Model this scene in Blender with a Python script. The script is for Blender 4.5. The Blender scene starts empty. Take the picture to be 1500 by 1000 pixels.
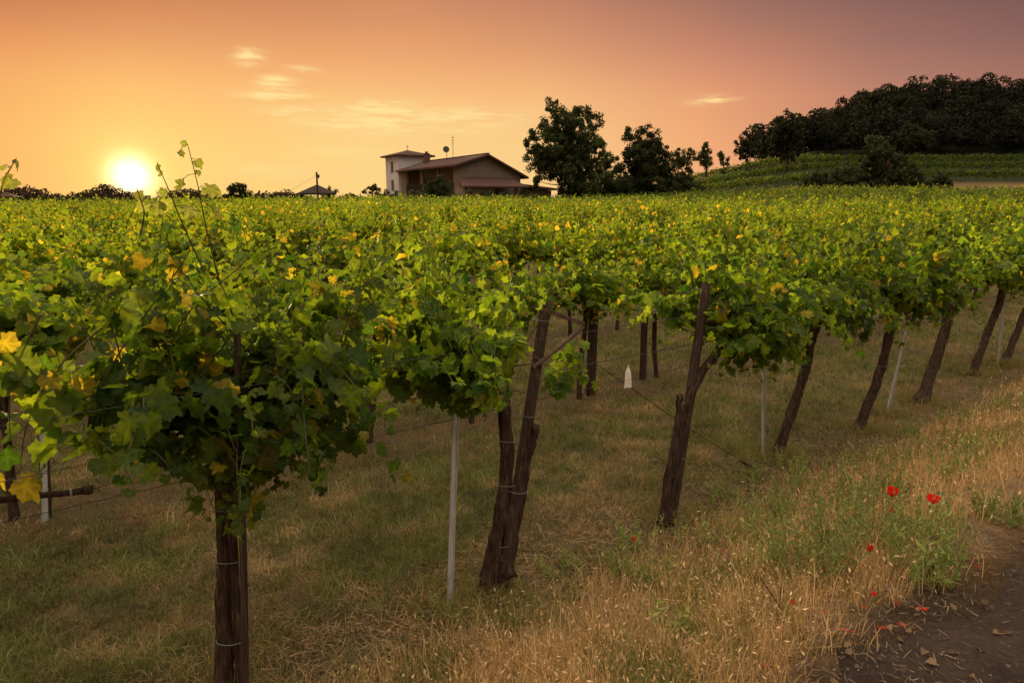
import bpy, math, random
import numpy as np
R = math.radians
rng = np.random.default_rng(7)
random.seed(7)
SC = bpy.context.scene
COL = SC.collection

# ------------------------------------------------------------------ camera
CAM = np.array([0.0, 0.0, 2.3]); TILT = R(11.6); FPX = 1000.0
cd = bpy.data.cameras.new('camera'); cam = bpy.data.objects.new('camera', cd); COL.objects.link(cam)
cam.location = CAM; cam.rotation_euler = (R(90) - TILT, 0, 0)
cd.sensor_width = 36; cd.lens = 24; cd.clip_start = 0.05; cd.clip_end = 6000
SC.camera = cam

def ray(px, py):
    a = (px - 750) / FPX; b = (500 - py) / FPX
    c, s = math.cos(TILT), math.sin(TILT)
    d = np.array([a, c + b * s, -s + b * c]); return d / np.linalg.norm(d)

# ------------------------------------------------------------------ sky and sun
SUN_D = ray(192, 258)
SUN_AZ = math.atan2(SUN_D[0], SUN_D[1]); SUN_EL = math.asin(SUN_D[2])
LAMP_EL = R(5.5)
SC.view_settings.view_transform = 'Standard'; SC.view_settings.look = 'None'
SC.view_settings.exposure = 0.0; SC.view_settings.gamma = 1.0

def lin(r, g, b):
    f = lambda v: (v / 255 / 12.92) if v / 255 <= .04045 else ((v / 255 + .055) / 1.055) ** 2.4
    return (f(r), f(g), f(b), 1)

class NT:
    """small node-tree helper"""
    def __init__(s, tree): s.t = tree; s.n = tree.nodes; s.l = tree.links
    def add(s, typ, **kw):
        nd = s.n.new(typ)
        for k, v in kw.items(): setattr(nd, k, v)
        return nd
    def put(s, sock, v):
        if hasattr(v, 'is_output'): s.l.new(v, sock)
        elif v is not None: sock.default_value = v
    def m(s, op, a, b=None, c=None, clamp=False):
        nd = s.add('ShaderNodeMath', operation=op, use_clamp=clamp)
        for i, v in enumerate((a, b, c)):
            if v is not None: s.put(nd.inputs[i], v)
        return nd.outputs[0]
    def mix(s, f, a, b, blend='MIX'):
        nd = s.add('ShaderNodeMix', data_type='RGBA', blend_type=blend)
        s.put(nd.inputs[0], f); s.put(nd.inputs[6], a); s.put(nd.inputs[7], b)
        return nd.outputs[2]
    def ramp(s, f, stops, interp='LINEAR'):
        nd = s.add('ShaderNodeValToRGB'); cr = nd.color_ramp; cr.interpolation = interp
        while len(cr.elements) < len(stops): cr.elements.new(.5)
        for e, (p, c) in zip(cr.elements, stops):
            e.position = p; e.color = c if len(c) == 4 else (*c, 1)
        s.put(nd.inputs[0], f); return nd.outputs[0]
    def noise(s, vec, scale, detail=4, rough=.55):
        nd = s.add('ShaderNodeTexNoise'); nd.inputs['Scale'].default_value = scale
        nd.inputs['Detail'].default_value = detail; nd.inputs['Roughness'].default_value = rough
        if vec is not None: s.l.new(vec, nd.inputs['Vector'])
        return nd.outputs['Fac']
    def smooth(s, x, a, b):
        nd = s.add('ShaderNodeMapRange', interpolation_type='SMOOTHSTEP')
        s.put(nd.inputs[0], x); nd.inputs[1].default_value = a; nd.inputs[2].default_value = b
        return nd.outputs[0]

world = bpy.data.worlds.new('World'); SC.world = world; world.use_nodes = True
w = NT(world.node_tree); w.n.clear()
tc = w.add('ShaderNodeTexCoord'); sep = w.add('ShaderNodeSeparateXYZ'); w.l.new(tc.outputs['Generated'], sep.inputs[0])
X, Y, Z = sep.outputs
az = w.m('MULTIPLY', w.m('ARCTAN2', X, Y), 180 / math.pi)
el = w.m('MULTIPLY', w.m('ARCSINE', Z), 180 / math.pi)
u = w.m('ADD', w.m('DIVIDE', az, 120), .5, clamp=True)
P = lambda a: a / 120 + .5
hor = w.ramp(u, [(P(-50), lin(232, 150, 92)), (P(-38), lin(250, 182, 104)), (P(-28), lin(253, 202, 118)), (P(-12), lin(254, 212, 136)),
                 (P(2), lin(252, 206, 137)), (P(15), lin(242, 173, 121)), (P(27), lin(205, 140, 112)), (P(45), lin(150, 106, 98))])
midc = w.ramp(u, [(P(-50), lin(205, 122, 80)), (P(-38), lin(238, 155, 98)), (P(-28), lin(248, 174, 110)), (P(-12), lin(249, 180, 118)),
                  (P(2), lin(242, 174, 120)), (P(15), lin(218, 148, 115)), (P(27), lin(170, 120, 106)), (P(45), lin(112, 86, 84))])
top = w.ramp(u, [(P(-50), lin(140, 74, 54)), (P(-38), lin(172, 98, 70)), (P(-24), lin(200, 126, 88)), (P(-8), lin(206, 138, 101)),
                 (P(4), lin(188, 128, 102)), (P(18), lin(146, 104, 95)), (P(33), lin(104, 82, 82)), (P(45), lin(82, 66, 70))])
c1 = w.mix(w.smooth(el, 3, 12), hor, midc)
c2 = w.mix(w.smooth(el, 7.5, 16.5), c1, top)
# unseen sky overhead and behind the camera, brightened to add fill light
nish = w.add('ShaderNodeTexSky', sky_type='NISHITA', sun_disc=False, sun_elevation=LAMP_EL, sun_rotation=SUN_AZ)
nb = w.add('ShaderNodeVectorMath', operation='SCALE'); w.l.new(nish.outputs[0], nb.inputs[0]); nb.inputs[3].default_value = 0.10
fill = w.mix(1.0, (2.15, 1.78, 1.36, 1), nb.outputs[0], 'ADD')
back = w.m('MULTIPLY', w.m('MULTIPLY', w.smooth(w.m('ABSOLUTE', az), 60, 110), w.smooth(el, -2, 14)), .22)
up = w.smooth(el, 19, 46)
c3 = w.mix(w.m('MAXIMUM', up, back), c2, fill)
# thin lit wisps of cloud
cv = w.add('ShaderNodeCombineXYZ'); w.l.new(w.m('MULTIPLY', w.m('ADD', az, w.m('MULTIPLY', el, .9)), .16), cv.inputs[0]); w.l.new(w.m('MULTIPLY', el, 1.15), cv.inputs[1])
cn = w.smooth(w.noise(cv.outputs[0], 1.7, 7, .62), .40, .60)
def azel(px, py):
    d = ray(px, py); return math.degrees(math.atan2(d[0], d[1])), math.degrees(math.asin(d[2]))
msk = None
for (px, py, sx, sy, a) in [(366, 84, 1.0, .6, .75), (402, 119, 1.3, .35, .9), (402, 139, 2.2, .40, 1), (470, 168, 3.2, .6, .9), (570, 158, 3.4, .5, .95), (560, 182, 5.5, .7, .8), (640, 170, 4, .5, .7),
                         (690, 172, 4.0, .8, .55), (1042, 147, 1.6, .3, .6), (440, 102, 1.2, .25, .5), (690, 190, 3, .5, .4), (385, 250, 3, .5, .35), (500, 222, 4, .5, .3)]:
    A0, E0 = azel(px, py)
    gx = w.m('POWER', w.m('DIVIDE', w.m('SUBTRACT', az, A0), sx), 2); gy = w.m('POWER', w.m('DIVIDE', w.m('SUBTRACT', el, E0), sy), 2)
    g = w.m('MULTIPLY', w.m('EXPONENT', w.m('MULTIPLY', w.m('ADD', gx, gy), -1)), a)
    msk = g if msk is None else w.m('MAXIMUM', msk, g)
wisp = w.m('MULTIPLY', w.m('MULTIPLY', msk, w.m('ADD', w.m('MULTIPLY', cn, .95), .16)), 1.5, None, True)
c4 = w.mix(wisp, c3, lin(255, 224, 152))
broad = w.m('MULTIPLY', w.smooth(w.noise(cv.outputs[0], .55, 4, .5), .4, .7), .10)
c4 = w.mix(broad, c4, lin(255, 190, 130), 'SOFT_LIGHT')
# the sun's disc and glow
dp = w.add('ShaderNodeVectorMath', operation='DOT_PRODUCT'); w.l.new(tc.outputs['Generated'], dp.inputs[0]); dp.inputs[1].default_value = SUN_D
ang = w.m('MULTIPLY', w.m('ARCCOSINE', w.m('MINIMUM', dp.outputs['Value'], .999999)), 180 / math.pi)
ga = w.m('EXPONENT', w.m('MULTIPLY', w.m('POWER', w.m('DIVIDE', ang, 1.15), 2), -1))
gb = w.m('EXPONENT', w.m('DIVIDE', ang, -3.0))
def scaled(f, c):
    nd = w.add('ShaderNodeVectorMath', operation='SCALE'); nd.inputs[0].default_value = c; w.l.new(f, nd.inputs[3]); return nd.outputs[0]
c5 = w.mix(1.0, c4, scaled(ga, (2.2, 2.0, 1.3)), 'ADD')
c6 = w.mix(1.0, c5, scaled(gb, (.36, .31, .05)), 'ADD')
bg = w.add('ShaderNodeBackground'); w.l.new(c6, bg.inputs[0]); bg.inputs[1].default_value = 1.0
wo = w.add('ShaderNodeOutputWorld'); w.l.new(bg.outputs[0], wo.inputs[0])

ld = bpy.data.lights.new('sun', 'SUN'); lo = bpy.data.objects.new('sun', ld); COL.objects.link(lo)
ld.energy = 5.0; ld.angle = R(1.5); ld.color = (1.0, .72, .34)
from mathutils import Vector
sdir = Vector((math.sin(SUN_AZ) * math.cos(LAMP_EL), math.cos(SUN_AZ) * math.cos(LAMP_EL), math.sin(LAMP_EL)))
lo.rotation_euler = sdir.to_track_quat('Z', 'Y').to_euler(); lo.location = (0, 0, 30)

# ------------------------------------------------------------------ terrain
TH = math.atan2(.77, 1.0)
U = np.array([math.cos(TH), math.sin(TH)]); N = np.array([-math.sin(TH), math.cos(TH)])   # along the rows, away from the camera
ROW0 = np.array([-1.33, 2.83])
def sst(x, a, b):
    t = np.clip((np.asarray(x, float) - a) / (b - a), 0, 1); return t * t * (3 - 2 * t)
def qq(x, y): return -((x - ROW0[0]) * N[0] + (y - ROW0[1]) * N[1])      # metres from the first row towards the path
def sss(x, y): return (x - ROW0[0]) * U[0] + (y - ROW0[1]) * U[1]
def terrain(x, y):
    x = np.asarray(x, float); y = np.asarray(y, float)
    q = qq(x, y)
    z = .42 * sst(q, .2, 1.75)
    z = z + .03 * np.sin(x * 1.7 + 1.3 * np.sin(y * .9)) * np.sin(y * 1.3 + x * .4) * sst(y, -3, 1)
    rise = np.clip(y - 15, 0, 110)
    z = z + np.clip(y - 15, 0, 85) * (.0115 * sst(x, -70, -5) + .018 * sst(x, 5, 40))
    t = np.clip((y - 98) / 52, 0, 1) * 4; xr = x - .32 * np.clip(y - 140, 0, 400)
    st = np.floor(t) + sst(t - np.floor(t), .68, .95)
    z = z + (2.0 * st + 1.0 * np.minimum(st, 1)) * sst(xr, 14, 60) 
    z = z + 14.5 * sst(y, 146, 200) * sst(xr, 44, 92) + 2 * sst(x, 100, 190) * sst(y, 150, 220)
    return z
def at_ground(px, py):
    d = ray(px, py); t = .5; p = CAM
    while t < 400:
        p = CAM + d * t
        if p[2] < terrain(p[0], p[1]): break
        t += .01 + t * .002
    return p
def at_depth(px, py, y):
    d = ray(px, py); return CAM + d * (y / d[1])
def at_row(px, py, foot, off=0):     # on the upright plane of the vine row through foot
    d = ray(px, py); f = np.asarray(foot[:2]) + N * off
    t = ((f - CAM[:2]) @ N) / (d[:2] @ N); return CAM + d * t

# ------------------------------------------------------------------ materials
def mat(name, build, disp=False):
    m = bpy.data.materials.new(name); m.use_nodes = True; t = NT(m.node_tree); t.n.clear()
    out = t.add('ShaderNodeOutputMaterial'); sh = build(t); t.l.new(sh, out.inputs[0]); return m
def princ(t, col, rough=.8, spec=.3, bump=None, bstr=.4, bdist=.01, metal=0):
    p = t.add('ShaderNodeBsdfPrincipled'); t.put(p.inputs['Base Color'], col); t.put(p.inputs['Roughness'], rough)
    p.inputs['Specular IOR Level'].default_value = spec; p.inputs['Metallic'].default_value = metal
    if bump is not None:
        b = t.add('ShaderNodeBump'); b.inputs['Strength'].default_value = bstr; b.inputs['Distance'].default_value = bdist
        t.l.new(bump, b.inputs['Height']); t.l.new(b.outputs[0], p.inputs['Normal'])
    return p.outputs[0]
def objc(t, sx=1, sy=1, sz=1):
    c = t.add('ShaderNodeTexCoord'); mp = t.add('ShaderNodeMapping'); mp.inputs['Scale'].default_value = (sx, sy, sz)
    t.l.new(c.outputs['Object'], mp.inputs[0]); return mp.outputs[0]
def leafmat(name, tr=.45, gain=1.7, rough=.5, spec=.35):
    def b(t):
        at_ = t.add('ShaderNodeAttribute', attribute_name='Col'); oi = t.add('ShaderNodeObjectInfo'); gm = t.m('ADD', t.m('MULTIPLY', oi.outputs['Random'], .5), .75)
        a = t.add('ShaderNodeVectorMath', operation='SCALE'); t.l.new(at_.outputs['Color'], a.inputs[0]); t.l.new(gm, a.inputs[3])
        p = princ(t, a.outputs[0], rough, spec)
        tr_ = t.add('ShaderNodeBsdfTranslucent')
        g = t.add('ShaderNodeVectorMath', operation='MULTIPLY'); t.l.new(a.outputs[0], g.inputs[0]); g.inputs[1].default_value = (gain * 1.15, gain, gain * .55)
        t.l.new(g.outputs[0], tr_.inputs[0])
        mx = t.add('ShaderNodeMixShader'); mx.inputs[0].default_value = tr
        t.l.new(p, mx.inputs[1]); t.l.new(tr_.outputs[0], mx.inputs[2]); return mx.outputs[0]
    return mat(name, b)
M = {}
M['vine_leaf'] = leafmat('vine_leaf', .5, 4.3, .6, .2)
M['tree_leaf'] = leafmat('tree_leaf', .25, 1.2, .7, .1)
M['grass'] = leafmat('grass_blade', .35, 1.3, .7, .15)
M['petal'] = leafmat('poppy_petal', .4, 1.2, .6, .1)
def bark(t):
    v = objc(t, 1, 1, .16); n = t.noise(v, 55, 6, .65); n2 = t.noise(objc(t), 9, 3)
    c = t.ramp(n, [(.34, (.011, .006, .004)), (.52, (.045, .026, .018)), (.70, (.12, .078, .052))])
    c = t.mix(t.m('MULTIPLY', n2, .5), c, (.05, .032, .022, 1))
    return princ(t, c, .95, .1, n, .9, .012)
M['bark'] = mat('vine_bark', bark)
def wood(t):
    v = objc(t, 1, 1, .05); n = t.noise(v, 90, 5, .6); n2 = t.noise(objc(t, 1, 1, .4), 6, 3)
    c = t.ramp(n, [(.3, (.018, .011, .008)), (.55, (.052, .033, .024)), (.75, (.11, .076, .056))])
    c = t.mix(t.smooth(n2, .5, .75), c, (.07, .045, .033, 1))
    return princ(t, c, .9, .15, n, .6, .006)
M['wood'] = mat('weathered_wood', wood)
def galv(t):
    n = t.noise(objc(t, 1, 1, .3), 30, 4); c = t.ramp(n, [(.3, (.28, .275, .27)), (.7, (.50, .49, .48))])
    return princ(t, c, .55, .4, n, .2, .002, .1)
M['galv'] = mat('galvanised_steel', galv)
def rust(t):
    n = t.noise(objc(t), 40, 5); c = t.ramp(n, [(.3, (.05, .026, .018)), (.7, (.13, .07, .045))])
    return princ(t, c, .8, .3, n, .4, .003, .2)
M['rust'] = mat('rusty_iron', rust)
M['wire'] = mat('wire', lambda t: princ(t, t.ramp(t.noise(objc(t), 20, 3), [(.3, (.025, .02, .017)), (.7, (.055, .046, .038))]), .6, .4, metal=.4))
M['tie'] = mat('tie', lambda t: princ(t, t.ramp(t.noise(objc(t), 20, 3), [(.3, (.10, .13, .11)), (.7, (.20, .23, .19))]), .6, .3))
M['cane'] = mat('cane', lambda t: princ(t, t.ramp(t.noise(objc(t), 14, 3), [(.3, (.035, .028, .010)), (.7, (.075, .065, .018))]), .7, .2))
M['stem'] = mat('stem', lambda t: princ(t, t.ramp(t.noise(objc(t), 9, 3), [(.3, (.11, .14, .04)), (.7, (.22, .24, .08))]), .7, .2))
M['cloth'] = mat('cloth', lambda t: princ(t, t.ramp(t.noise(objc(t), 25, 4), [(.3, (.50, .46, .36)), (.7, (.72, .68, .56))]), .8, .2))
def ground(t):
    a = t.add('ShaderNodeAttribute', attribute_name='Col'); v = objc(t)
    n1 = t.noise(v, 2.3, 5, .6); n2 = t.noise(v, 38, 5, .7); n3 = t.noise(v, 260, 3, .7)
    c = t.mix(t.smooth(n1, .35, .7), a.outputs['Color'], t.mix(1, a.outputs['Color'], (1.35, 1.15, .8, 1), 'MULTIPLY'))
    c = t.mix(1, c, t.ramp(n2, [(.3, (.45, .45, .45)), (.7, (1.5, 1.5, 1.5))]), 'MULTIPLY')
    c = t.mix(1, c, t.ramp(n3, [(.3, (.6, .6, .6)), (.7, (1.4, 1.4, 1.4))]), 'MULTIPLY')
    return princ(t, c, .95, .1, t.m('ADD', n2, t.m('MULTIPLY', n3, .4)), .9, .03)
M['ground'] = mat('ground', ground)
def dirt(t):
    v = objc(t); n1 = t.noise(v, 3, 5, .6); n2 = t.noise(v, 45, 6, .7); n3 = t.noise(v, 300, 3, .7)
    c = t.ramp(n1, [(.3, (.030, .018, .013)), (.7, (.068, .043, .031))])
    c = t.mix(1, c, t.ramp(n2, [(.3, (.55, .55, .55)), (.7, (1.5, 1.45, 1.4))]), 'MULTIPLY')
    c = t.mix(t.m('MULTIPLY', t.smooth(n3, .6, .72), .35), c, (.20, .15, .11, 1))
    return princ(t, c, .9, .2, t.m('ADD', n2, t.m('MULTIPLY', n3, .5)), 1, .02)
M['dirt'] = mat('dirt', dirt)
def plaster(c0, c1):
    def b(t):
        v = objc(t); n = t.noise(v, .7, 6, .65); n2 = t.noise(v, 9, 4)
        c = t.ramp(n, [(.3, c0), (.7, c1)]); return princ(t, c, .95, .1, n2, .3, .02)
    return b
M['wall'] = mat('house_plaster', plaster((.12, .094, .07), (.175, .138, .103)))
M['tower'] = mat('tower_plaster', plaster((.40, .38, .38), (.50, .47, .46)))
M['pale'] = mat('pale_plaster', plaster((.15, .115, .085), (.21, .165, .125)))
def brick(t):
    bt = t.add('ShaderNodeTexBrick'); v = objc(t, 1, 1, 1); mp = t.add('ShaderNodeMapping'); t.l.new(v, mp.inputs[0]); mp.inputs['Rotation'].default_value = (R(90), 0, 0)
    t.l.new(mp.outputs[0], bt.inputs[0]); bt.inputs['Color1'].default_value = (.12, .056, .042, 1); bt.inputs['Color2'].default_value = (.09, .042, .032, 1)
    bt.inputs['Mortar'].default_value = (.13, .10, .08, 1); bt.inputs['Scale'].default_value = 2.2
    return princ(t, bt.outputs[0], .95, .1)
M['brick'] = mat('brick', brick)
def tiles(t):
    wv = t.add('ShaderNodeTexWave', wave_type='BANDS', bands_direction='Y'); t.l.new(objc(t), wv.inputs[0]); wv.inputs['Scale'].default_value = 1.3
    n = t.noise(objc(t), 2.5, 5, .7)
    c = t.ramp(n, [(.3, (.050, .025, .020)), (.7, (.10, .048, .036))])
    return princ(t, c, .9, .2, wv.outputs['Fac'], .6, .08)
M['tiles'] = mat('roof_tiles', tiles)
M['dark'] = mat('dark_opening', lambda t: princ(t, t.ramp(t.noise(objc(t), 3, 3), [(.3, (.012, .010, .010)), (.7, (.03, .024, .022))]), .4, .5))
M['timber'] = mat('dark_timber', lambda t: princ(t, t.ramp(t.noise(objc(t, 1, 1, .2), 8, 4), [(.3, (.022, .014, .010)), (.7, (.05, .032, .022))]), .8, .2))
M['straw'] = mat('straw', lambda t: princ(t, t.ramp(t.noise(objc(t), 30, 3), [(.3, (.20, .13, .06)), (.7, (.32, .22, .11))]), .8, .2))
M['stone'] = mat('stone', lambda t: princ(t, t.ramp(t.noise(objc(t), 30, 4), [(.3, (.07, .055, .045)), (.7, (.20, .17, .145))]), .9, .2))

# ------------------------------------------------------------------ mesh helpers
def npmesh(name, V, faces, material, parent=None, colors=None, smooth=False):
    """faces: list of (k-column int array)"""
    me = bpy.data.meshes.new(name); V = np.asarray(V, np.float32).reshape(-1, 3)
    me.vertices.add(len(V)); me.vertices.foreach_set('co', V.ravel())
    nl = sum(f.size for f in faces); nf = sum(len(f) for f in faces)
    me.loops.add(nl); me.loops.foreach_set('vertex_index', np.concatenate([np.asarray(f, np.int32).ravel() for f in faces]))
    tot = np.concatenate([np.full(len(f), f.shape[1], np.int32) for f in faces]); st = np.concatenate([[0], np.cumsum(tot)[:-1]]).astype(np.int32)
    me.polygons.add(nf); me.polygons.foreach_set('loop_start', st); me.polygons.foreach_set('loop_total', tot)
    if smooth: me.polygons.foreach_set('use_smooth', np.ones(nf, bool))
    if colors is not None:
        ca = me.color_attributes.new('Col', 'FLOAT_COLOR', 'POINT')
        c = np.ones((len(V), 4), np.float32); c[:, :3] = colors; ca.data.foreach_set('color', c.ravel())
    me.update(calc_edges=True); me.materials.append(material)
    o = bpy.data.objects.new(name, me); COL.objects.link(o)
    if parent is not None: o.parent = parent
    return o
class MB:
    """collects boxes, tubes and polygons and links them as one mesh"""
    def __init__(s): s.v = []; s.f = []
    def poly(s, pts):
        b = len(s.v); s.v += [tuple(p) for p in pts]; s.f.append(tuple(range(b, b + len(pts))))
    def prism(s, pts, vec):
        pts = [np.array(p, float) for p in pts]; vec = np.array(vec, float); n = len(pts); b = len(s.v)
        s.v += [tuple(p) for p in pts] + [tuple(p + vec) for p in pts]
        s.f.append(tuple(range(b + n - 1, b - 1, -1))); s.f.append(tuple(range(b + n, b + 2 * n)))
        for i in range(n): j = (i + 1) % n; s.f.append((b + i, b + j, b + n + j, b + n + i))
    def box(s, x0, x1, y0, y1, z0, z1): s.prism([(x0, y0, z0), (x1, y0, z0), (x1, y1, z0), (x0, y1, z0)], (0, 0, z1 - z0))
    def tube(s, pts, rad, sides=8, rough=0, seed=0, phase=0):
        pts = np.asarray(pts, float); n = len(pts); rad = np.full(n, rad) if np.isscalar(rad) else np.asarray(rad, float)
        r_ = np.random.default_rng(seed); ph = r_.uniform(0, 6.28, 6); b = len(s.v)
        tg = np.gradient(pts, axis=0) if n > 2 else np.repeat([pts[-1] - pts[0]], n, 0)
        ref = np.array([0, 0, 1.0]) if abs(tg[0][2]) < .9 * np.linalg.norm(tg[0]) else np.array([1.0, 0, 0])
        for i in range(n):
            t = tg[i] / (np.linalg.norm(tg[i]) + 1e-9); a = np.cross(t, ref); a /= np.linalg.norm(a) + 1e-9; c = np.cross(t, a); ref = np.cross(a, t)
            for k in range(sides):
                an = 2 * math.pi * k / sides + phase
                rr = rad[i]
                if rough:
                    rr *= 1 + rough * (.5 * math.sin(3 * an + ph[0] + i * .23) + .4 * math.sin(5 * an + ph[1] - i * .31) + .5 * math.sin(2 * an + ph[2] + i * .8) + .6 * math.sin(i * .55 + ph[3]) * math.sin(an + i * .37 + ph[4]) + .35 * r_.normal())
                s.v.append(tuple(pts[i] + rr * (math.cos(an) * a + math.sin(an) * c)))
        for i in range(n - 1):
            for k in range(sides):
                j = (k + 1) % sides; s.f.append((b + i * sides + k, b + i * sides + j, b + (i + 1) * sides + j, b + (i + 1) * sides + k))
        s.f.append(tuple(b + k for k in range(sides - 1, -1, -1))); s.f.append(tuple(b + (n - 1) * sides + k for k in range(sides)))
    def build(s, name, material, parent=None, smooth=False):
        me = bpy.data.meshes.new(name); me.from_pydata(s.v, [], s.f); me.materials.append(material)
        if smooth: me.polygons.foreach_set('use_smooth', np.ones(len(me.polygons), bool))
        me.update(); o = bpy.data.objects.new(name, me); COL.objects.link(o)
        if parent is not None: o.parent = parent
        return o
def tag(o, label=None, cat=None, group=None, kind=None):
    if label: o['label'] = label
    if cat: o['category'] = cat
    if group: o['group'] = group
    if kind: o['kind'] = kind
    return o
def empty(name, loc, rz=0, label=None, cat=None, group=None):
    o = bpy.data.objects.new(name, None); COL.objects.link(o); o.location = [float(v) for v in loc]; o.rotation_euler = (0, 0, rz); o.empty_display_size = .1
    return tag(o, label, cat, group)
def copy_thing(src, loc, rz, label, group):
    r = src.copy(); COL.objects.link(r); r.location = [float(v) for v in loc]; r.rotation_euler = (0, 0, rz); r['label'] = label; r['group'] = group; r.scale = (1, random.uniform(.85, 1.15), random.uniform(.9, 1.13))
    for ch in src.children:
        c = ch.copy(); COL.objects.link(c); c.parent = r
    return r
def resample(pts, n):
    pts = np.asarray(pts, float); d = np.r_[0, np.cumsum(np.linalg.norm(np.diff(pts, axis=0), axis=1))]
    t = np.linspace(0, d[-1], n); P_ = np.stack([np.interp(t, d, pts[:, k]) for k in range(pts.shape[1])], 1)
    for _ in range(max(1, n // 8)):
        P_[1:-1] = .25 * P_[:-2] + .5 * P_[1:-1] + .25 * P_[2:]
    return P_

# leaf templates: petiole at the origin, tip along +Y, upper face +Z
half = [(0, .02), (.10, -.17), (.27, -.24), (.36, -.12), (.47, -.10), (.55, .04), (.50, .13), (.54, .20), (.40, .28), (.55, .36), (.66, .47), (.58, .53), (.60, .62), (.46, .62), (.30, .63), (.31, .76), (.20, .80), (.15, .93), (0, 1.06)]
out = half + [(-x, y) for x, y in half[-2:0:-1]]
def fan(outline, cx=(0, .28), fold=.10, cup=.25):
    v = [(cx[0], cx[1], 0.0)]
    for i, (x, y) in enumerate(outline):
        rr = math.hypot(x - cx[0], y - cx[1]); v.append((x, y, -cup * rr * rr + (fold if i % 2 else -fold) * rr * .35 + .10 * abs(x)))
    n = len(outline); f = [(0, 1 + i, 1 + (i + 1) % n) for i in range(n)]
    return np.array(v), np.array(f)
def grape_leaf():
    """round five-lobed toothed blade with a middle ring, so that it can fold along its veins"""
    n = 32; v = [(0, .30, 0)]; col = [1.35]; veins = np.array([90, 38, 142, -22, 202])
    for ring_ in (.52, 1.0):
        for k in range(n):
            a = 360 * k / n - 90 + 360 / n / 2; da = np.abs((a - veins + 180) % 360 - 180).min()
            r0 = .55 * (1 + .13 * math.cos(math.radians(da * 5.2)) + (.06 if k % 2 else -.05) * (ring_ == 1.0))
            if abs((a + 90 + 180) % 360 - 180) < 9: r0 *= .42
            if abs(a - 90) < 14: r0 *= 1.18
            rr = r0 * ring_; f = math.cos(math.radians(min(da, 36) * 5))
            v.append((rr * math.cos(math.radians(a)), .30 + rr * math.sin(math.radians(a)), -.34 * rr * rr - .055 * f * ring_ + .12 * abs(rr * math.cos(math.radians(a)))))
            col.append((1.22 if da < 7 else .86) if ring_ < 1 else (1.06 if da < 7 else .96))
    F = [(0, 1 + k, 1 + (k + 1) % n, 1 + (k + 1) % n) for k in range(n)]
    tri = [(0, 1 + k, 1 + (k + 1) % n) for k in range(n)]; qd = [(1 + k, 1 + n + k, 1 + n + (k + 1) % n, 1 + (k + 1) % n) for k in range(n)]
    for q in qd: tri += [(q[0], q[1], q[2]), (q[0], q[2], q[3])]
    return np.array(v), np.array(tri), np.array(col)
LEAF_HI = grape_leaf()
mid = [(0, .02), (.24, -.20), (.50, -.02), (.47, .24), (.60, .46), (.38, .64), (0, .98), (-.38, .64), (-.60, .46), (-.47, .24), (-.50, -.02), (-.24, -.20)]
LEAF_MID = fan(mid)
LEAF_LOW = fan([(0, -.1), (.5, -.05), (.58, .5), (0, 1), (-.58, .5), (-.5, -.05)], fold=.05)
QUAD = (np.array([(-.5, 0, 0), (0, -.45, .06), (.5, 0, 0), (0, .55, .08)]), np.array([(0, 1, 2, 3)]))
SEED = (np.array([(-.17, 0, 0), (0, -.45, .03), (.17, 0, 0), (0, .55, .04)]), np.array([(0, 1, 2, 3)]))
def unit(a): return a / (np.linalg.norm(a, axis=-1, keepdims=True) + 1e-9)
def leaves(tmpl, pos, nrm, tip, size, col, r_, tipshade=True):
    """-> V, F, C of leaf copies"""
    T, F = tmpl[:2]; n = len(pos); z = unit(nrm); y = unit(tip - (tip * z).sum(1, keepdims=True) * z); x = np.cross(y, z)
    sx = size * r_.uniform(.85, 1.1, n); cv = r_.uniform(-.8, 2.4, n)          # each leaf has its own width and cupping
    L = np.repeat(T[None], n, 0).copy(); L[:, :, 2] *= cv[:, None]
    if len(T) > 5:      # fold along the midrib, curl of the tip, skew and a ripple of the margin
        ax, ay = L[:, :, 0].copy(), L[:, :, 1].copy(); fo, be, sk, ri, ph = r_.uniform(-.15, .65, n), r_.normal(.12, .30, n), r_.normal(0, .16, n), r_.uniform(0, .07, n), r_.uniform(0, 6.28, n)
        L[:, :, 2] += fo[:, None] * np.abs(ax) - be[:, None] * ay ** 2 + ri[:, None] * np.sin(9 * ax + 7 * ay + ph[:, None]); L[:, :, 0] += sk[:, None] * ay * np.abs(ay); L[:, :, 1] *= r_.uniform(.82, 1.15, (n, 1))
    V = pos[:, None] + L[:, :, :1] * (x * sx[:, None])[:, None] + L[:, :, 1:2] * (y * size[:, None])[:, None] + L[:, :, 2:] * (z * size[:, None])[:, None]
    C = np.repeat(col[:, None], len(T), 1)
    if len(tmpl) > 2: C = C * tmpl[2][None, :, None]
    elif tipshade: C = C * (1 + .22 * ((np.arange(len(T)) % 2) - .5))[None, :, None]
    FF = (F[None] + (np.arange(n) * len(T))[:, None, None]).reshape(-1, F.shape[1])
    return V.reshape(-1, 3), FF, C.reshape(-1, 3)
def leafcols(n, r_, yellow=.10):
    t = r_.beta(2, 2.2, n)[:, None]
    c = (1 - t) * np.array([.020, .058, .007]) + t * np.array([.125, .175, .011])
    k = r_.random(n); yl = k < yellow
    c = c * .74
    c[yl] = np.array([.17, .145, .013]) * r_.uniform(.5, 1.2, (yl.sum(), 1))
    br = k > .997; c[br] = np.array([.10, .055, .018])
    return c

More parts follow.
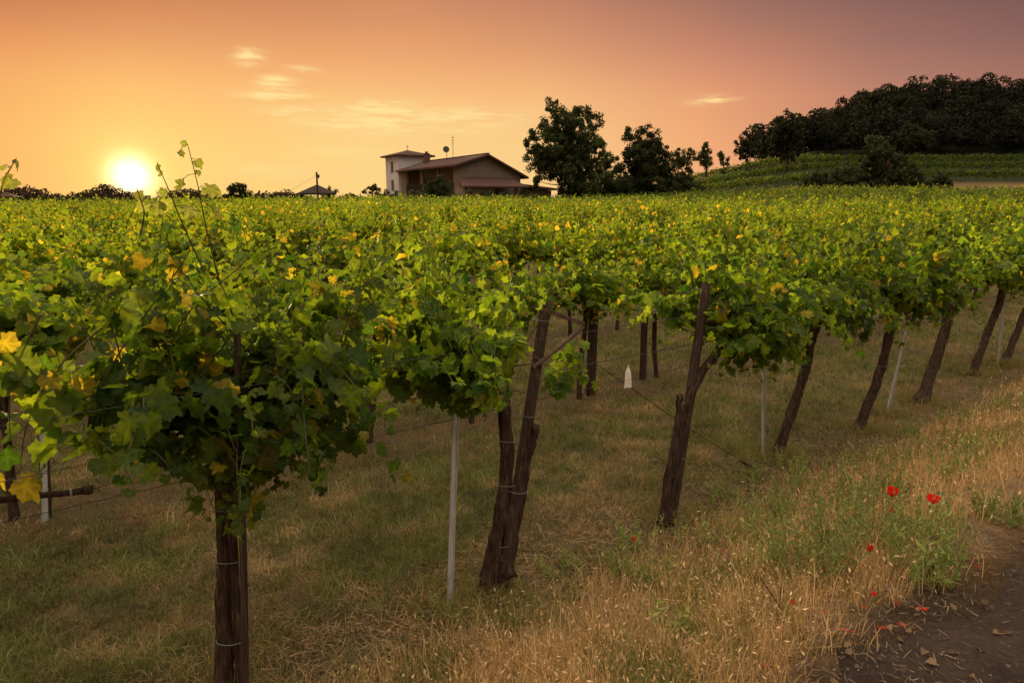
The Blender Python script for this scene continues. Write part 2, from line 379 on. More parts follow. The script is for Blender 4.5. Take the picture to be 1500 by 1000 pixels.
def vine_shoots(r_, n, hl, z0=1.42, zt=.10, spread=.9, lmin=.45, lmax=1.05, up=.35, cam_side=1.0, zmin=None):
    """green shoots of one vine in row coordinates: X along the row, Y away from the path"""
    res = []
    for i in range(n):
        x = hl * np.sign(r_.uniform(-1, 1)) * r_.random() ** 1.35; side = 1 if r_.random() < .5 else -1
        p = np.array([x, side * r_.uniform(0, .12), z0 + r_.uniform(-.12, zt)])
        upright = r_.random() < up
        d = np.array([r_.normal(0, .45), side * (r_.uniform(.05, .4) if upright else r_.uniform(.4, 1.1)) * (cam_side if side < 0 else 1), r_.uniform(.7, 1.2) if upright else r_.uniform(.15, .9)]); d /= np.linalg.norm(d)
        g = r_.uniform(.01, .05) if upright else r_.uniform(.10, .26)
        Ls = r_.uniform(lmin, lmax) * (.85 if upright else 1); k = max(4, int(Ls / .065)); pts = [p]
        for _ in range(k):
            d = d + np.array([r_.normal(0, .09), r_.normal(0, .09), -g + r_.normal(0, .05)]); d /= np.linalg.norm(d); p = p + d * .065
            if p[2] < 1.08: break
            pts.append(p)
        pts = np.array(pts)
        if zmin is not None: pts = pts[:max(3, int((pts[:, 2] > np.array([zmin(q_) for q_ in pts[:, 0]])).sum()))]
        if len(pts) >= 3: res.append(pts)
    return res
def hanging(r_, n, x0, y0=0.0, zlow=1.02):
    res = []
    for _ in range(n):
        p = np.array([x0 + r_.normal(0, .15), y0 + r_.normal(0, .16), r_.uniform(1.28, 1.46)]); d = unit(np.array([r_.normal(0, .5), r_.normal(0, .5), r_.uniform(-.4, .3)])); pts = [p]
        for _k in range(r_.integers(4, 9)):
            d = unit(d + np.array([r_.normal(0, .12), r_.normal(0, .12), -.3])); p = p + d * .06
            if p[2] < zlow: break
            pts.append(p)
        if len(pts) > 2: res.append(np.array(pts))
    return res
def shoot_leaves(shoots, r_, smax=.135, per=1.35):
    pos, nrm, tip, size = [], [], [], []
    for s in shoots:
        n = len(s)
        for i in range(n):
            for rep in range(int(per) + (r_.random() < per % 1)):
                f = i / max(n - 1, 1); a = r_.uniform(0, 6.28); off = np.array([math.cos(a), math.sin(a), r_.uniform(-.3, .5)]) * r_.uniform(.03, .11) * (1 - .5 * f)
                p = s[i] + off; o = np.array([.15 * off[0] / .06, p[1] / .45, 0])
                no = unit(o * .6 + np.array([0, 0, .42]) + r_.normal(0, .62, 3)); tp = unit(off / .07 * .6 + np.array([0, 0, -.75]) + r_.normal(0, .4, 3) + o * .2)
                pos.append(p); nrm.append(no); tip.append(tp); size.append(smax * (1 - .62 * f ** 1.6) * r_.uniform(.55, 1.2))
    return np.array(pos), np.array(nrm), np.array(tip), np.array(size)
def cane_mesh(shoots, r0=.0035, sides=5):
    b = MB()
    for s in shoots: b.tube(s, np.linspace(r0, r0 * .35, len(s)), sides)
    return b

# ------------------------------------------------------------------ the ground
def axis(lo, hi, d0, d1, far):
    a = list(np.arange(lo, hi, d0)); st = d0
    x = a[-1]
    while x < far:
        st = min(st * 1.09, d1 if x < 270 else 400); x += st; a.append(x)
    return a
xs_r = axis(0, 11, .11, 2.6, 3000); xs = sorted(set([-v for v in xs_r if v > 0] + xs_r)); ys_f = axis(0, 13, .11, 2.2, 3000)
ys = sorted([-v for v in ys_f[1::14]][:16] + ys_f)
GX, GY = np.meshgrid(xs, ys); GZ = terrain(GX, GY)
Q = qq(GX, GY); S = sss(GX, GY)
near = (GY < 40)
GZ = GZ + np.where(near, rng.normal(0, .006, GX.shape), 0)
_tab = np.random.default_rng(77).random((64, 64))
def vnoise(x, y, sc):
    x = np.asarray(x) * sc; y = np.asarray(y) * sc; i = np.floor(x).astype(int); j = np.floor(y).astype(int); f = x - i; g = y - j; f = f * f * (3 - 2 * f); g = g * g * (3 - 2 * g)
    t = lambda a, b: _tab[a % 64, b % 64]
    return (t(i, j) * (1 - f) + t(i + 1, j) * f) * (1 - g) + (t(i, j + 1) * (1 - f) + t(i + 1, j + 1) * f) * g
def blotch(x, y): return np.clip(.5 + 2.4 * (.30 * vnoise(x, y, 1.4) + .35 * vnoise(x + 9, y, 3.4) + .35 * vnoise(x, y + 5, 8.5) - .5), 0, 1)
turf = np.array([.100, .094, .038]); straw = np.array([.21, .15, .078]); soil = np.array([.058, .037, .025]); gold = np.array([.33, .215, .115])
B = blotch(GX, GY)[..., None]
C = turf * (1 - B * .55) + straw * B * .45
ROWD = 2.75
rowd = np.abs(((-Q + ROWD / 2) % ROWD) - ROWD / 2)
strip = (sst(.75 - rowd + .25 * (B[..., 0] - .5), 0, .5) * (Q < .6) * (GY < 95))[..., None]
C = C * (1 - strip * .8) + (soil * .7 + straw * .3) * strip * .8
bank = (sst(Q, .15, .6))[..., None]; C = C * (1 - bank) + (gold * .75 + soil * .25) * bank
pe = (sst(Q + .3 * (B[..., 0] - .5), 1.6, 2.0))[..., None]; C = C * (1 - pe) + soil * pe
terr = ((GY > 97) & (GY < 152) & (GX > 8))[..., None]; slope = (np.abs(np.gradient(GZ, axis=0)) / np.maximum(np.gradient(GY, axis=0), 1e-3))[..., None]
C = np.where(terr, np.where(slope > .25, np.where(GY[..., None] < 112, gold * .42, np.array([.018, .022, .008])), np.array([.018, .022, .008])), C)
C = np.where((GY > 152)[..., None], np.array([.014, .017, .007]), C)
nx, ny = len(xs), len(ys); idx = np.arange(nx * ny).reshape(ny, nx)
F = np.stack([idx[:-1, :-1], idx[:-1, 1:], idx[1:, 1:], idx[1:, :-1]], -1).reshape(-1, 4)
gr = npmesh('ground', np.stack([GX, GY, GZ], -1).reshape(-1, 3), [F], M['ground'], colors=C.reshape(-1, 3), smooth=True); tag(gr, kind='structure')
# dirt path on which the photographer stands
sv = np.arange(-4, 14, .09); qv = np.linspace(0, 3.6, 34); SS, QV = np.meshgrid(sv, qv)
edge = 2.02 + .12 * np.sin(sv * 1.9 + 1) + .07 * np.sin(sv * 5.3) + rng.normal(0, .025, len(sv)); QV = edge[None] + QV
PX = ROW0[0] + U[0] * SS - N[0] * QV; PY = ROW0[1] + U[1] * SS - N[1] * QV
PZ = terrain(PX, PY) + .022 * sst(QV - edge[None], -.05, .25) + .006 + .01 * np.sin(PX * 7 + 2 * np.sin(PY * 5)) * sst(QV - edge[None], 0, .3); PZ[0] -= .03
ip = np.arange(SS.size).reshape(SS.shape); Fp = np.stack([ip[:-1, :-1], ip[1:, :-1], ip[1:, 1:], ip[:-1, 1:]], -1).reshape(-1, 4)
pth = npmesh('dirt_path', np.stack([PX, PY, PZ], -1).reshape(-1, 3), [Fp], M['dirt'], smooth=True); tag(pth, kind='structure')

# ------------------------------------------------------------------ grass
def blades(name, x, y, h, wd, lean, cols, r_, z=None, flat=False):
    n = len(x); z = terrain(x, y) - .01 if z is None else z; b = np.stack([x, y, z], 1); a = r_.uniform(0, 6.28, n); la = r_.uniform(0, 6.28, n)
    s = np.stack([np.cos(a), np.sin(a), np.zeros(n)], 1) * (wd * .5)[:, None]; L = np.stack([np.cos(la), np.sin(la), np.zeros(n)], 1)
    upv = np.array([0, 0, 1.0])
    m = b + upv * (h * .55)[:, None] + L * (h * lean * .3)[:, None]; t = b + upv * (h * (1 - .35 * lean))[:, None] + L * (h * lean)[:, None]
    V = np.stack([b - s, b + s, m + s * .75, m - s * .75, t], 1).reshape(-1, 3); k = np.arange(n)[:, None] * 5
    return npmesh(name, V, [k + np.array([0, 1, 2, 3]), k + np.array([3, 2, 4])], M['grass'], colors=np.repeat(cols, 5, 0))
def view_scatter(n, dmin, dmax, r_, power=1.0):
    """points on the ground in the wedge the lens sees, thinner with distance"""
    d = dmin * (dmax / dmin) ** (r_.random(n) ** power); a = r_.uniform(-41, 41, n) * math.pi / 180
    return d * np.tan(a), d
r_ = np.random.default_rng(11)
x, y = view_scatter(330000, 1.6, 17, r_); q = qq(x, y); rd = np.abs(((-q + ROWD / 2) % ROWD) - ROWD / 2)
keep = (q < .35 + .2 * r_.normal(size=len(q))) & (r_.random(len(q)) < np.clip(rd / .55, .22, 1)); x, y = x[keep], y[keep]; n = len(x); q = q[keep]
bl = blotch(x, y) + r_.normal(0, .18, n); g = (bl < .56)[:, None]
cg = np.array([.150, .160, .050]) * r_.uniform(.55, 1.5, (n, 1)); cs = np.array([.33, .235, .12]) * r_.uniform(.5, 1.4, (n, 1))
dist = np.hypot(x, y); tn = (.6 + .8 * np.clip(.5 + 2.2 * (.6 * vnoise(x + 3, y + 8, 3.6) + .4 * vnoise(x, y, 9) - .5), 0, 1))[:, None]; cg = cg * tn; cs = cs * tn
o = blades('mown_grass', x, y, r_.uniform(.02, .055, n) * (.6 + .8 * tn[:, 0]) * (1 + .35 * g[:, 0]) * (1 + dist * .03), r_.uniform(.0022, .0045, n) * (1 + dist * .12), r_.uniform(.3, 1.3, n), np.where(g, cg, cs), r_)
tag(o, 'short mown grass mixed with dry clippings in the alley between the vine rows', 'grass', kind='stuff')
# long pale tufts along the foot of the first row
x, y = view_scatter(16000, 1.6, 12, r_); q = qq(x, y); k = (q > -.75) & (q < .35) & (np.sin(x * 5 + 2 * np.sin(y * 4)) + r_.normal(0, .5, len(x)) > .55); x, y = x[k], y[k]; 
for fx in ((338, 990), (718, 868), (655, 886), (980, 762), (1117, 668), (1140, 668), (1258, 630), (1298, 606), (1350, 588), (1428, 548), (1460, 535), (1470, 532)):
    gf = at_ground(*fx); m_ = 380; a_ = r_.uniform(0, 6.28, m_); ro = .24 * r_.random(m_) ** .7 + .03; x = np.r_[x, gf[0] + ro * np.cos(a_)]; y = np.r_[y, gf[1] + ro * np.sin(a_)]
n = len(x)
o = blades('long_grass', x, y, r_.uniform(.07, .20, n), r_.uniform(.0025, .005, n), r_.uniform(.5, 1.6, n), np.array([.17, .17, .055]) * r_.uniform(.4, 1.3, (n, 1)) + np.array([.05, .02, 0]), r_)
tag(o, 'long pale grass tufts at the foot of the front vine row', 'grass', kind='stuff')
# dry golden grass on the bank
x, y = view_scatter(260000, 1.5, 17, r_); q = qq(x, y); dens = sst(q, .15, .55) * (1 - sst(q + .22 * (blotch(x * 1.3, y * 1.3) - .5), 1.5, 2.0)); k = r_.random(len(x)) < dens * (.55 + .45 * (np.sin(x * 3.1 + y) * np.sin(y * 4.3) > -.3)); x, y = x[k], y[k]; n = len(x)
dist = np.hypot(x, y); gg = (blotch(x * .8 + 3, y * .8) + r_.normal(0, .25, n) < .32)[:, None]
cc = np.where(gg, np.array([.19, .20, .055]), np.array([.60, .41, .20])) * r_.uniform(.5, 1.35, (n, 1))
hh = r_.gamma(4, .028, n).clip(.03, .30)
o = blades('dry_grass', x, y, hh, r_.uniform(.0015, .0032, n) * (1 + dist * .13), r_.uniform(.1, .9, n), cc, r_); tag(o, 'dry golden wild grass covering the bank beside the path', 'grass', kind='stuff')
# seed heads of the dry grass: small fat spindles at mid height
k = r_.random(n) < .16; xs_, ys_, hs_ = x[k], y[k], hh[k]; m_ = len(xs_)
pos = np.stack([xs_, ys_, terrain(xs_, ys_) + hs_ * r_.uniform(.7, 1.1, m_)], 1) + r_.normal(0, .012, (m_, 3)) * [1, 1, .3]
V, FF, CC = leaves(SEED, pos, r_.normal(0, 1, (m_, 3)), r_.normal(0, .5, (m_, 3)) + [0, 0, 1], r_.uniform(.010, .024, m_) * (1 + dist[k] * .12), np.array([.56, .39, .21]) * r_.uniform(.4, 1.2, (m_, 1)), r_, False)
o = npmesh('seed_heads', V, [FF], M['grass'], colors=CC); tag(o, 'pale seed heads scattered through the dry grass of the bank', 'grass', kind='stuff')
# straw lying under the first row and along the path edge
def litter(name, x, y, ln, wd, cols, r_, lab, zoff=.006):
    n = len(x); a = r_.uniform(0, 6.28, n); d = np.stack([np.cos(a), np.sin(a), r_.normal(0, .16, n)], 1); p = np.stack([x, y, terrain(x, y) + zoff + r_.uniform(0, .025, n)], 1); s = np.stack([-np.sin(a), np.cos(a), r_.normal(0, .3, n)], 1) * (wd * .5)[:, None]
    c = np.cross(d, s); c = unit(c) * (ln * r_.normal(0, .12, n))[:, None]; h = d * (ln * .5)[:, None]
    V = np.stack([p - h - s, p - h + s, p + s + c, p - s + c, p + h + s * .4, p + h - s * .4], 1).reshape(-1, 3); k = np.arange(n)[:, None] * 6
    return tag(npmesh(name, V, [k + np.array([0, 1, 2, 3]), k + np.array([3, 2, 4, 5])], M['grass'], colors=np.repeat(cols, 6, 0)), lab, 'straw', kind='stuff')
x, y = view_scatter(90000, 1.5, 14, r_); q = qq(x, y); k = (np.abs(q - .10) < .45 + .15 * r_.normal(size=len(q))) & (r_.random(len(q)) < .8); x, y = x[k], y[k]; n = len(x)
litter('straw_litter', x, y, r_.uniform(.04, .16, n), r_.uniform(.0018, .0035, n), np.array([.36, .23, .13]) * r_.uniform(.3, 1.4, (n, 1)), r_, 'loose straw lying on bare soil under the front vine row')
x, y = view_scatter(26000, 1.5, 9, r_); q = qq(x, y); k = (q > 1.2) & (r_.random(len(q)) < 1.0 * np.exp(-np.clip(q - 1.9, 0, 9) * 2.2)); x, y = x[k], y[k]; n = len(x)
litter('straw_litter', x, y, r_.uniform(.008, .07, n), r_.uniform(.001, .0045, n), np.array([.24, .17, .10]) * r_.uniform(.15, 1.4, (n, 1)), r_, 'broken straw and chaff strewn along the edge of the dirt path', .02)
# dead leaves and small stones on the path edge
x, y = view_scatter(1500, 1.6, 7, r_); q = qq(x, y); k = (q > 1.3) & (q < 2.6); x, y = x[k], y[k]; n = len(x)
V, FF, CC = leaves(LEAF_LOW, np.stack([x, y, terrain(x, y) + .035], 1), r_.normal(0, .25, (n, 3)) + [0, 0, 1], r_.normal(0, 1, (n, 3)), r_.uniform(.010, .03, n), np.array([.15, .09, .05]) * r_.uniform(.5, 1.5, (n, 1)), r_, False)
tag(npmesh('dead_leaves', V, [FF], M['grass'], colors=CC), 'small dead brown leaves scattered at the dirt path edge', 'dead leaves', kind='stuff')
b = MB(); x, y = view_scatter(700, 1.6, 6, r_); q = qq(x, y)
for xx, yy in zip(x[(q > 1.6) & (q < 3)], y[(q > 1.6) & (q < 3)]):
    rr = .0025 + .007 * r_.random() ** 3; zz = float(terrain(xx, yy)) + .028
    b.tube([(xx - rr, yy, zz - rr * .3), (xx - rr * .4, yy + rr * .2, zz), (xx + rr * .5, yy - rr * .1, zz + rr * .1), (xx + rr, yy, zz - rr * .2)], [rr * .3, rr * .75, rr * .7, rr * .25], 6, .3, int(rr * 1e6))
tag(b.build('pebbles', M['stone']), 'pale pebbles and clods lying on the dirt path', 'pebbles', kind='stuff')

# ------------------------------------------------------------------ the front row of vines
def to_local(p, foot, rz):
    d = np.asarray(p) - np.asarray(foot); c, s = math.cos(rz), math.sin(rz); return np.array([c * d[0] + s * d[1], -s * d[0] + c * d[1], d[2]])
def px_local(pts, foot, off=0): return np.array([to_local(at_row(px, py, foot, off), foot, TH) for px, py in pts])
def ring(b, c, r, tr=.0022):
    pts = [(c[0] + r * math.cos(a), c[1] + r * math.sin(a), c[2] + .004 * math.sin(a * 2)) for a in np.linspace(0, 6.283, 15)]; b.tube(pts, tr, 4)

front = [
 # foot px, trunk polylines [(px..),(radius0,radius1)], leaves n shoots, half length, label
 dict(foot=(338, 1022), stems=[([(331, 1030), (328, 900), (327, 800), (325, 690), (330, 600), (345, 540)], .037, .031, .03), ([(352, 1030), (350, 930), (343, 830), (342, 700), (338, 560)], .021, .021, .0)],
      hang=22, hx=.02, hy=.02, hz=1.02, n=72, hl=.62, up=.46, lmax=1.15, shift=.0, zmin=lambda q_: max(1.06, 1.06 + 1.1 * (abs(q_) - .30)) if q_ < .1 else 1.12 + 1.0 * (q_ - .1), ties=[(338, 740), (337, 815), (340, 932)], lab='nearest grapevine, its thick dark trunk running out of the bottom of the photo'),
 dict(foot=(718, 868), stems=[([(712, 880), (722, 820), (738, 740), (748, 660), (746, 590), (740, 540), (720, 505)], .046, .031, .0), ([(742, 838), (750, 780), (760, 720), (768, 660), (774, 620)], .036, .026, -.03)],
      hang=12, hx=-.10, hy=.05, hz=1.20, n=46, hl=.42, shift=-.22, up=.38, zmin=lambda q_: 1.34 + .6 * max(0, abs(q_) - .2), ties=[(745, 643), (742, 707), (732, 795)], lab='grapevine with a forked trunk tied to the post that carries a bracket arm'),
 dict(foot=(980, 762), stems=[([(976, 768), (986, 700), (1000, 640), (1008, 590), (1018, 555), (1045, 520), (1070, 490)], .034, .030, -.04), ([(972, 765), (978, 700), (990, 640), (995, 590), (993, 578)], .028, .021, -.06)],
      hang=22, hx=.18, n=56, hl=.62, shift=.22, up=.33, zmin=lambda q_: 1.12 if -.1 < q_ < .4 else 1.42, ties=[(1005, 588), (994, 668)], lab='twisted double trunked grapevine leaning on a round wooden post behind the dry bank'),
 dict(foot=(1140, 668), stems=[([(1136, 675), (1150, 630), (1170, 575), (1184, 530), (1190, 490), (1205, 450)], .044, .038, 0)],
      n=56, hl=.68, up=.42, ties=[(1183, 533)], lab='leaning grapevine just right of the straight metal stake, leaf bunch hanging beside its trunk'),
 dict(foot=(1258, 630), stems=[([(1256, 636), (1268, 600), (1283, 560), (1298, 510), (1308, 475), (1312, 440)], .046, .042, 0)],
      n=52, hl=.62, up=.42, ties=[(1290, 535)], lab='slim trunked grapevine immediately left of the tilted metal stake'),
 dict(foot=(1350, 588), stems=[([(1346, 592), (1364, 550), (1376, 510), (1388, 470), (1392, 445), (1408, 425), (1445, 410)], .056, .040, 0), ([(1392, 450), (1380, 440), (1366, 434)], .040, .03, 0)],
      hang=4, hx=.3, zmin=lambda q_: 1.5, n=50, hl=.66, up=.42, ties=[], lab='gnarled grapevine with a bare forked head, right of the tilted metal stake'),
 dict(foot=(1428, 548), stems=[([(1424, 552), (1436, 515), (1450, 475), (1464, 438), (1470, 410)], .046, .042, 0)],
      n=48, hl=.66, up=.42, ties=[], lab='thin grapevine left of the far upright metal stake near the right edge'),
 dict(foot=(1470, 532), stems=[([(1468, 536), (1484, 500), (1500, 462), (1516, 425)], .046, .040, 0)],
      n=48, hl=.70, up=.42, ties=[], lab='grapevine cut by the right edge of the photo beside the last metal stake'),
]
clump = lambda q_: 1.08 + .85 * max(0, abs(q_ - .05) - .27)
front_feet = []
def gap(foot_px, a, b, hw):
    f = at_ground(*foot_px); g0, g1 = at_row(*a, f), at_row(*b, f); return (g0, g1, hw, g0[2] - .1, g1[2] + .03)
GAPS = [gap((718, 868), (745, 640), (794, 436), .09), gap((980, 762), (1005, 600), (1035, 412), .09), gap((338, 1022), (336, 640), (331, 470), .035), gap((718, 868), (812, 495), (812, 442), .17), gap((718, 868), (850, 690), (855, 455), .17)]
for i, v in enumerate(front):
    r_ = np.random.default_rng(100 + i); foot = at_ground(*v['foot']) if v['foot'][1] < 1000 else np.array([*(at_ground(v['foot'][0], v['foot'][1])[:2]), 0.0])
    foot[2] = float(terrain(foot[0], foot[1])) - .02; front_feet.append(foot)
    t = empty('grapevine', foot, TH, v['lab'], 'grapevine', 'grapevines of the front row')
    b = MB(); head = None
    for j, (pts, r0, r1, off) in enumerate(v['stems']):
        lp = px_local(pts, foot, off); n_ = 34; lp = resample(lp, n_); lp[:, :2] += .026 * np.cumsum(r_.normal(0, .35, (n_, 2)), 0) * np.linspace(0, 1, n_)[:, None] * .5
        rad = np.interp(np.linspace(0, 1, n_), [0, .035, .10, .3, 1], [r0 * 1.75, r0 * 1.35, r0 * 1.1, r0 * .92, r1]); b.tube(lp, rad, 18, .2, 50 * i + j)
        for q_ in range(11 if i < 4 else 5):       # loose fibrous strips of bark
            i0 = r_.integers(0, 22); i1 = min(33, i0 + r_.integers(7, 15)); a0 = r_.uniform(0, 6.28); tw = r_.normal(0, .05); seg = []
            for m_ in range(i0, i1): seg.append(lp[m_] + rad[m_] * r_.uniform(.96, 1.14) * np.array([math.cos(a0 + tw * (m_ - i0)), math.sin(a0 + tw * (m_ - i0)), 0]))
            b.tube(seg, np.interp(np.linspace(0, 1, len(seg)), [0, .3, 1], [.001, .0055, .001]), 5, .2, q_)
        if j == 0: head = lp[-1]
    hx = v.get('shift', 0) + head[0]
    for s_ in (-1, 1):       # the cordon arms
        e = np.array([hx + s_ * v['hl'] * .85, r_.uniform(-.05, .05), 1.46]); m_ = (head + e) / 2 + np.array([0, 0, .05]); arm = resample([head, m_, e], 12); b.tube(arm, np.linspace(.026, .013, 12), 8, .15, i)
    b.build('trunk', M['bark'], t, True)
    if v['ties']:
        for (px, py) in v['ties']:
            tb = MB()
            c = px_local([(px, py)], foot, 0)[0]; ring(tb, c + np.array([v.get('tx', 0), 0, 0]), .07 if i < 1 else .062, .0017)
            tb.build('tie_wire', M['tie'], t)
    sh = vine_shoots(r_, v['n'], v['hl'], 1.45, .16, up=v['up'], lmax=v.get('lmax', 1.05), zmin=v.get('zmin', clump))
    for s_ in sh: s_[:, 0] += hx
    sh += hanging(r_, v.get('hang', 20), head[0] + v.get('hx', .16), v.get('hy', -.02), v.get('hz', 1.0))
    if i == 0:
        ex = [[(345, 470), (322, 415), (302, 335), (290, 270), (275, 212)], [(300, 400), (268, 330), (245, 272), (230, 240)], [(206, 345), (212, 310), (200, 275)], [(-14, 330), (2, 278), (10, 255), (24, 232)]]
        exs = [resample(px_local(p_, foot, 0), 14) for p_ in ex]
    else: exs = []
    pos, nrm, tip, size = shoot_leaves(sh, r_, .104, 2.3)
    for (g0, g1, hw, zlo, zhi) in GAPS:   # growers keep the bracket post and the round post free of leaves on the path side
        W3 = pos[:, :1] * np.r_[U, 0] + pos[:, 1:2] * np.r_[N, 0] + pos[:, 2:] * np.array([0, 0, 1.0]) + foot
        f_ = np.clip((W3[:, 2] - g0[2]) / (g1[2] - g0[2]), 0, 1)[:, None]; c_ = g0 + (g1 - g0) * f_; v_ = W3 - c_; tow = unit(CAM[None, :2] - c_[:, :2])
        along = (v_[:, :2] * tow).sum(1); across = np.abs(v_[:, 0] * tow[:, 1] - v_[:, 1] * tow[:, 0]); k = ~((along > -.12) & (across < hw) & (W3[:, 2] < zhi) & (W3[:, 2] > zlo))
        pos, nrm, tip, size = pos[k], nrm[k], tip[k], size[k]
    cols = leafcols(len(pos), r_, .07 if i == 0 else .035) * (.88 if i == 0 else 1.08)
    if exs:                 # the few shoots that stick up against the sunset, placed leaf by leaf
        lp = [(268, 207, .035), (262, 223, .04), (287, 236, .05), (266, 264, .075), (301, 274, .085), (290, 250, .03), (277, 303, .09), (236, 251, .035), (240, 278, .05), (243, 291, .075), (232, 242, .03), (203, 281, .05), (214, 297, .07), (228, 297, .08), (4, 243, .05), (18, 262, .07), (20, 236, .04), (310, 305, .10)]
        ep = px_local([(a, c) for a, c, _ in lp], foot, 0); es = np.array([s_ for *_, s_ in lp]) * .72; ne = len(ep)
        pos = np.vstack([pos, ep]); nrm = np.vstack([nrm, np.array([.3, -1, .3]) + r_.normal(0, .5, (ne, 3))]); tip = np.vstack([tip, np.array([0, 0, -1]) + r_.normal(0, .45, (ne, 3))]); size = np.r_[size, es]; cols = np.vstack([cols, np.array([.09, .11, .025]) * r_.uniform(.7, 1.4, (ne, 1))])
    if i == 1:              # a young side shoot behind the bracket
        bp = px_local([(r_.uniform(806, 858), r_.uniform(505, 572)) for _ in range(34)], foot, .05) + r_.normal(0, .03, (34, 3))
        pos = np.vstack([pos, bp]); nrm = np.vstack([nrm, r_.normal(0, .7, (34, 3)) + [0, -.6, .4]]); tip = np.vstack([tip, r_.normal(0, .5, (34, 3)) + [0, 0, -.8]]); size = np.r_[size, r_.uniform(.05, .095, 34)]; cols = np.vstack([cols, leafcols(34, r_, .0)]); exs = [resample(px_local([(770, 575), (805, 548), (835, 535), (850, 515)], foot, .05), 10)]
    pet = []
    if i == 0:
        P_all = np.vstack(exs)
        for e_ in ep: k_ = np.argmin(((P_all - e_) ** 2).sum(1)); pet.append(np.array([P_all[max(k_, 0)], (P_all[k_] + e_) / 2 + [0, 0, .008], e_]))
        lowp = [(12, 560), (40, 575), (70, 590), (20, 600), (55, 615), (85, 600), (15, 640), (40, 660), (75, 655), (60, 690), (25, 690), (105, 575), (130, 590), (160, 575), (185, 585), (145, 620), (120, 560), (180, 610), (95, 540), (45, 540), (8, 520), (70, 520), (110, 615), (30, 625)]
        bp = px_local(lowp, foot, -.12) + r_.normal(0, .03, (len(lowp), 3)); m_ = len(lowp)
        pos = np.vstack([pos, bp]); nrm = np.vstack([nrm, r_.normal(0, .6, (m_, 3)) + [-.2, -.6, .4]]); tip = np.vstack([tip, r_.normal(0, .4, (m_, 3)) + [0, 0, -.8]]); size = np.r_[size, r_.uniform(.06, .105, m_)]; cols = np.vstack([cols, leafcols(m_, r_, .15) * 1.3])
        exs += [resample(px_local([(150, 480), (100, 520), (60, 570), (35, 630), (30, 690)], foot, -.11), 12), resample(px_local([(210, 500), (185, 545), (160, 580), (140, 620)], foot, -.11), 10), resample(px_local([(60, 460), (30, 520), (12, 580), (15, 640)], foot, -.11), 10)]
    tm = LEAF_HI if i < 4 else LEAF_MID
    V, FF, CC = leaves(tm, pos, nrm, tip, size, cols, r_); npmesh('foliage', V, [FF], M['vine_leaf'], t, CC)
    cm = cane_mesh(sh + exs, .0042)
    for p_ in pet: cm.tube(p_, .0012, 4)
    cm.build('cane', M['cane'], t)

# vine just outside the left edge whose leaves reach into the frame
def stock_vine(seed, n, hl, tm, smax, per, label, group, loc, detail=True, yellow=.1, lmax=1.0, z0=1.38, up=.36, zmin=None, canes=True):
    r_ = np.random.default_rng(seed); t = empty('grapevine', loc, TH, label, 'grapevine', group); b = MB()
    ln = r_.normal(.12, .06); hg = group is not None and 'second' in group; tr = resample([(0, 0, -.05), (ln * .3 + r_.normal(0, .03), r_.normal(0, .03), .45), (ln * .8, r_.normal(0, .03), .95), (ln, 0, 1.32)], 16 if detail else 7)
    b.tube(tr, np.interp(np.linspace(0, 1, len(tr)), [0, .1, 1], [.044, .031, .027]), 10 if detail else 6, .14, seed)
    for s_ in (-1, 1): b.tube(resample([tr[-1], (ln + s_ * hl * .4, 0, 1.42), (ln + s_ * hl * .85, 0, 1.44)], 7), np.linspace(.026, .013, 7), 6, .1, seed)
    b.build('trunk', M['bark'], t, True)
    sh = vine_shoots(r_, n, hl, z0, .14, lmax=lmax, up=up, zmin=zmin) + (hanging(r_, 16, ln + .1) if hg else []); pos, nrm, tip, size = shoot_leaves(sh, r_, smax, per)
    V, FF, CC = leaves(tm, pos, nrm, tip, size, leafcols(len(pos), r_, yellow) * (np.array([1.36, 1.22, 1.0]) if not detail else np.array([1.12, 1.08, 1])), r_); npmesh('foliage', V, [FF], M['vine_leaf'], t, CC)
    if detail and canes: cane_mesh(sh[::2], .004, 4).build('cane', M['cane'], t)
    return t
def row_pt(s, q): p = ROW0 + U * s + N * q; return np.array([p[0], p[1], float(terrain(p[0], p[1])) - .02])
stock_vine(300, 56, .75, LEAF_HI, .104, 2.2, 'grapevine at the left edge whose leaves hang into the frame, trunk out of view', 'grapevines of the front row', row_pt(-1.5, 0), up=.5, zmin=lambda q_: 1.68, canes=False)

# vines of the second row
def in_view(p, m=6):
    return p[1] > .4 and abs(math.degrees(math.atan2(p[0], p[1]))) < 37 + m + 60 / (p[1] + 1.5)
g2 = 'grapevines of the second row'; l2 = 'grapevine in the second row, across the mown grass alley from the front row'
protos = []; s = -6.0; r_ = np.random.default_rng(5)
spots = []
while s < 40:
    p = row_pt(s + r_.uniform(-.15, .15), ROWD + r_.normal(0, .05))
    if in_view(p): spots.append(p)
    s += 1.35
for i, p in enumerate(spots):
    if i < 4: protos.append(stock_vine(400 + i, 54, .72, LEAF_MID, .105, 2.1, l2, g2, p, zmin=clump))
    else: copy_thing(protos[i % 4], p, TH + (math.pi if r_.random() < .5 else 0), l2, g2)
count = len(spots)
